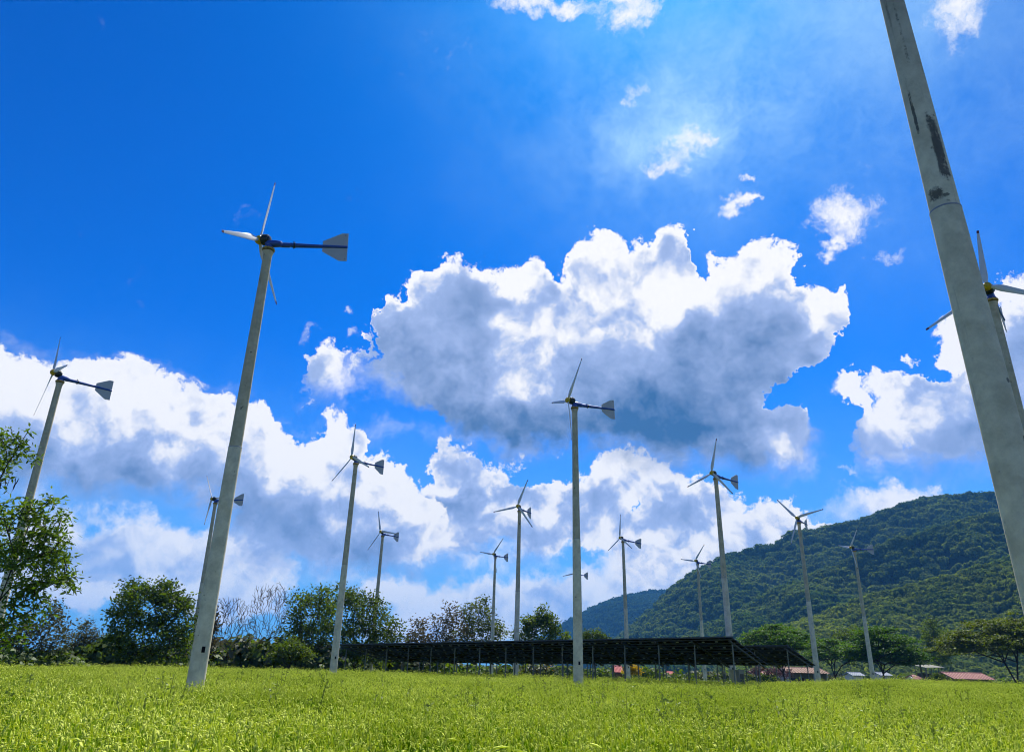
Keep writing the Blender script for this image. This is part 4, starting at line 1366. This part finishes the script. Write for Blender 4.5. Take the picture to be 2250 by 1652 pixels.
post_thing('utility_pole', 'leaning greenish utility pole in front of the pink hut', 'utility pole', (2018, 1444), (2029, 1496), 100, 0.11, m_upole, arm=False)
post_thing('utility_pole', 'short thin pale post right of the leaning utility pole', 'post', (2033, 1466), (2036, 1485), 110, 0.06, m_upole)
post_thing('fence_post', 'dark leaning fence post between pink hut and dark bush', 'post', (2040, 1479), (2043, 1497), 92, 0.05, m_bark)
a, b = at(2034, 1467, 125), at(2076, 1467, 125)
sh = thing('open_shed', 'open shed with thin dull flat roof behind the leaning utility pole', 'shed', ((a.x + b.x) / 2, 127, float(gz(a.x, 125))), 0)
w_, z_ = b.x - a.x, a.z - sh.location.z
MB().add([(-w_ / 2, -2, z_), (w_ / 2, -2, z_ + .1), (w_ / 2, 2, z_ + .5), (-w_ / 2, 2, z_ + .4), (-w_ / 2, -2, z_ + .08), (w_ / 2, -2, z_ + .18), (w_ / 2, 2, z_ + .58), (-w_ / 2, 2, z_ + .48)],
         [(0, 3, 2, 1), (4, 5, 6, 7), (0, 1, 5, 4), (1, 2, 6, 5), (2, 3, 7, 6), (3, 0, 4, 7)]).build('roof', m_upole, sh)
for sx in (-1, 1):
    for sy in (-1, 1):
        MB().tube([(sx * (w_ / 2 - .2), sy * 1.7, -0.2), (sx * (w_ / 2 - .2), sy * 1.7, z_ + (.1 if sy < 0 else .42))], 0.06, 6).build('post', m_upole, sh)
MB().box((0, 1.6, z_ * .4), (w_ - .8, 0.1, z_ * .8)).build('back_wall', m_wall_dark, sh)
# ------------------------------------------------------------------ the field of grass in seed
m_grass = leaf_material('grass_blades', (0.025, 0.086, 0.001), (0.104, 0.206, 0.002), 0.52, tcol=(1.5, 1.55, 0.2), vscale=0.35, gloss=0.0, dry=((0.26, 0.22, 0.06), 0.06))
m_seed = leaf_material('pale_seed_heads', (0.41, 0.50, 0.03), (0.88, 0.93, 0.28), 0.45, tcol=(1.3, 1.3, 0.5), vscale=0.35, gloss=0.0)
m_weed = leaf_material('pale_weeds', (0.09, 0.15, 0.01), (0.26, 0.32, 0.05), 0.45, tcol=(1.3, 1.3, 0.6), vscale=0.8, gloss=0.04)


def tuft(name, nb, ns, rad, h0, h1, seed, wide=0.011, head=0.070, hr=0.0085):
    r = np.random.default_rng(seed)
    V, F, MI = [], [], []

    def strip(pts, wd, side, mi):
        o = len(V)
        for p, w in zip(pts, wd):
            V.append(p - side * w / 2)
            V.append(p + side * w / 2)
        for i in range(len(pts) - 1):
            F.append((o + 2 * i, o + 2 * i + 1, o + 2 * i + 3, o + 2 * i + 2))
            MI.append(mi)
    for k in range(nb):
        a, q = r.uniform(0, 6.28), rad * math.sqrt(r.uniform(0, 1))
        b = np.array([q * math.cos(a), q * math.sin(a), 0.0])
        g = r.uniform(0, 6.28)
        d = np.array([math.cos(g), math.sin(g), 0])
        h, l = r.uniform(h0, h1) * r.uniform(0.45, 0.84), r.uniform(0.10, 0.36)
        sd = np.array([-d[1], d[0], 0]) * 0.8 + r.normal(size=3) * 0.3
        sd /= np.linalg.norm(sd)
        pts = [b, b + d * l * .18 + [0, 0, h * .5], b + d * l * .55 + [0, 0, h * .85], b + d * l * 1.05 + [0, 0, h * r.uniform(.82, 1.0)]]
        w = wide * r.uniform(0.7, 1.4)
        strip(pts, [w * .8, w, w * .8, w * .12], sd, 0)
    for k in range(ns):
        a, q = r.uniform(0, 6.28), rad * math.sqrt(r.uniform(0, 1))
        b = np.array([q * math.cos(a), q * math.sin(a), 0.0])
        g = r.uniform(0, 6.28)
        d = np.array([math.cos(g), math.sin(g), 0])
        h, l = r.uniform(h0, h1) * (r.uniform(0.84, 1.04) if r.uniform() < .9 else r.uniform(1.03, 1.12)), r.uniform(0.03, 0.18)
        sd = np.array([-d[1], d[0], 0])
        t = b + d * l + np.array([0, 0, h])
        strip([b, b + d * l * .35 + [0, 0, h * .55], t], [.004, .0035, .003], sd, 0)
        hl = head * r.uniform(0.6, 1.35)
        bend = r.uniform(-0.1, 0.9)
        o = len(V)
        rr = hr * r.uniform(0.75, 1.3)
        segs = 4
        for i in range(segs + 1):
            s = i / segs
            c = t + d * hl * (s * 0.35 + bend * s * s * .8) + np.array([0, 0, hl * (s * 0.9 - bend * s * s * .75)])
            rad_i = rr * [0.55, 1.0, 1.0, 0.75, 0.15][i]
            for m in range(3):
                an = 2.09 * m + s
                V.append(c + sd * rad_i * math.cos(an) + d * rad_i * math.sin(an) * .8 + np.array([0, 0, rad_i * math.sin(an) * .6]))
        for i in range(segs):
            for m in range(3):
                m2 = (m + 1) % 3
                F.append((o + i * 3 + m, o + i * 3 + m2, o + i * 3 + 3 + m2, o + i * 3 + 3 + m))
                MI.append(1)
    return np_mesh(name, np.array(V), np.array(F), [m_grass, m_seed], mi=MI)


tufts = [tuft('grass_tuft', 30, 17, 0.17, 0.66, 0.92, 100 + i) for i in range(7)] + [tuft('grass_tuft', 44, 6, 0.19, 0.62, 0.90, 110 + i, 0.012) for i in range(2)]


def field(rings, azs, seed, kinds):
    r = np.random.default_rng(seed)
    out, sc_l = [], []
    for r0, r1, dens, s0 in rings:
        n = int(dens * (azs[1] - azs[0]) * 0.5 * (r1 * r1 - r0 * r0))
        rr = np.sqrt(r.uniform(r0 * r0, r1 * r1, n))
        a = r.uniform(azs[0], azs[1], n)
        out.append(np.column_stack([rr * np.sin(a), rr * np.cos(a)]))
        sc_l.append(np.full(n, s0))
    p = np.concatenate(out)
    s0 = np.concatenate(sc_l)
    z = gz(p[:, 0], p[:, 1])
    u = np.sin(p[:, 0] * .43 + 1.1) * np.sin(p[:, 1] * .37 + .4) + .6 * np.sin(p[:, 0] * 1.1 + p[:, 1] * .8) + r.normal(0, .5, len(p))
    hs = 0.97 + 0.075 * u
    n = len(p)
    rot = np.column_stack([r.normal(0, .10, n), r.normal(0, .10, n), r.uniform(0, 6.28, n)])
    scl = np.column_stack([s0, s0, hs * (1 + (s0 - 1) * .15)])
    idx = r.integers(0, kinds, n)
    lush = (np.sin(p[:, 0] * .9 + 2) * np.sin(p[:, 1] * 1.1) > 0.62) & (r.uniform(size=n) < .6)
    idx = np.where(lush, r.integers(7, 9, n), r.integers(0, 7, n))
    return np.column_stack([p, z]), rot, scl, idx


PF, RF, SF, IF = field([(2.2, 12, 36, 1.0), (12, 24, 22, 1.05), (24, 46, 12, 1.25), (46, 96, 4.5, 1.8)], (R(-52), R(50)), 5, 9)
tag(scatter('grass', PF, RF, SF, IF, tufts), kind='stuff')


def weed(name, seed):
    r = np.random.default_rng(seed)
    V, F = [], []
    for k in range(5):
        g = r.uniform(0, 6.28)
        d = np.array([math.cos(g), math.sin(g), 0])
        sd = np.array([-d[1], d[0], 0])
        h, l = r.uniform(0.85, 1.5), r.uniform(0.05, 0.3)
        pts = [np.zeros(3), d * l * .4 + [0, 0, h * .6], d * l + [0, 0, h]]
        o = len(V)
        for p, w in zip(pts, (.016, .013, .008)):
            V += [p - sd * w, p + sd * w]
        F += [(o, o + 1, o + 3, o + 2), (o + 2, o + 3, o + 5, o + 4)]
        for m in range(16):
            s = r.uniform(0.45, 1.02)
            c = d * l * s * s + np.array([0, 0, h * s])
            e = r.normal(size=3)
            e /= np.linalg.norm(e)
            w = np.cross(e, r.normal(size=3))
            w /= np.linalg.norm(w)
            q = r.uniform(.05, .11)
            o = len(V)
            V += [c, c + e * q * .5 + w * q * .22, c + e * q, c + e * q * .5 - w * q * .22]
            F.append((o, o + 1, o + 2, o + 3))
    return np_mesh(name, np.array(V), np.array(F), m_weed)


r_ = np.random.default_rng(33)
wp = []
for x0, x1, y0, y1, n in ((1430, 1680, 32, 37, 60), (1640, 1800, 40, 50, 60), (900, 1430, 38, 60, 60), (1220, 1300, 29, 33, 10), (1800, 2250, 40, 60, 60), (470, 760, 19, 40, 24), (600, 900, 40, 55, 26), (560, 640, 16, 19, 7), (1000, 2000, 12, 30, 90), (0, 1000, 9, 28, 60), (1300, 2250, 8, 22, 50)):
    for _ in range(n):
        q = at(r_.uniform(x0, x1), 1480, r_.uniform(y0, y1))
        wp.append((q.x, q.y, float(gz(q.x, q.y))))
n = len(wp)
s = r_.uniform(.60, .86, n)
tag(scatter('weeds', wp, np.column_stack([np.zeros(n), np.zeros(n), r_.uniform(0, 6.28, n)]), np.column_stack([s, s, s]), r_.integers(0, 4, n), [weed('weed', 40 + i) for i in range(4)]), kind='stuff')
# ------------------------------------------------------------------ haze: one closed box of thin air round everything
HT = 300.0
hz_mb = MB().box((0, 0, (HT - 4.0) / 2), (9400, 9400, HT + 4.0))
m_haze = bpy.data.materials.new('haze')
m_haze.use_nodes = True
_ht = m_haze.node_tree
_ht.nodes.clear()
_ho = _ht.nodes.new('ShaderNodeOutputMaterial')
_hv = _ht.nodes.new('ShaderNodeVolumePrincipled')
_hv.inputs['Color'].default_value = (0.11, 0.44, 1.0, 1.0)
_hv.inputs['Density'].default_value = HAZE_D
_hv.inputs['Anisotropy'].default_value = 0.0
_ht.links.new(_hv.outputs[0], _ho.inputs['Volume'])
tag(hz_mb.build('haze', m_haze), kind='stuff')
print('max z', max((o.matrix_world @ Vector(c)).z for o in sc.objects if o.type == 'MESH' and o.name != 'haze' for c in o.bound_box))
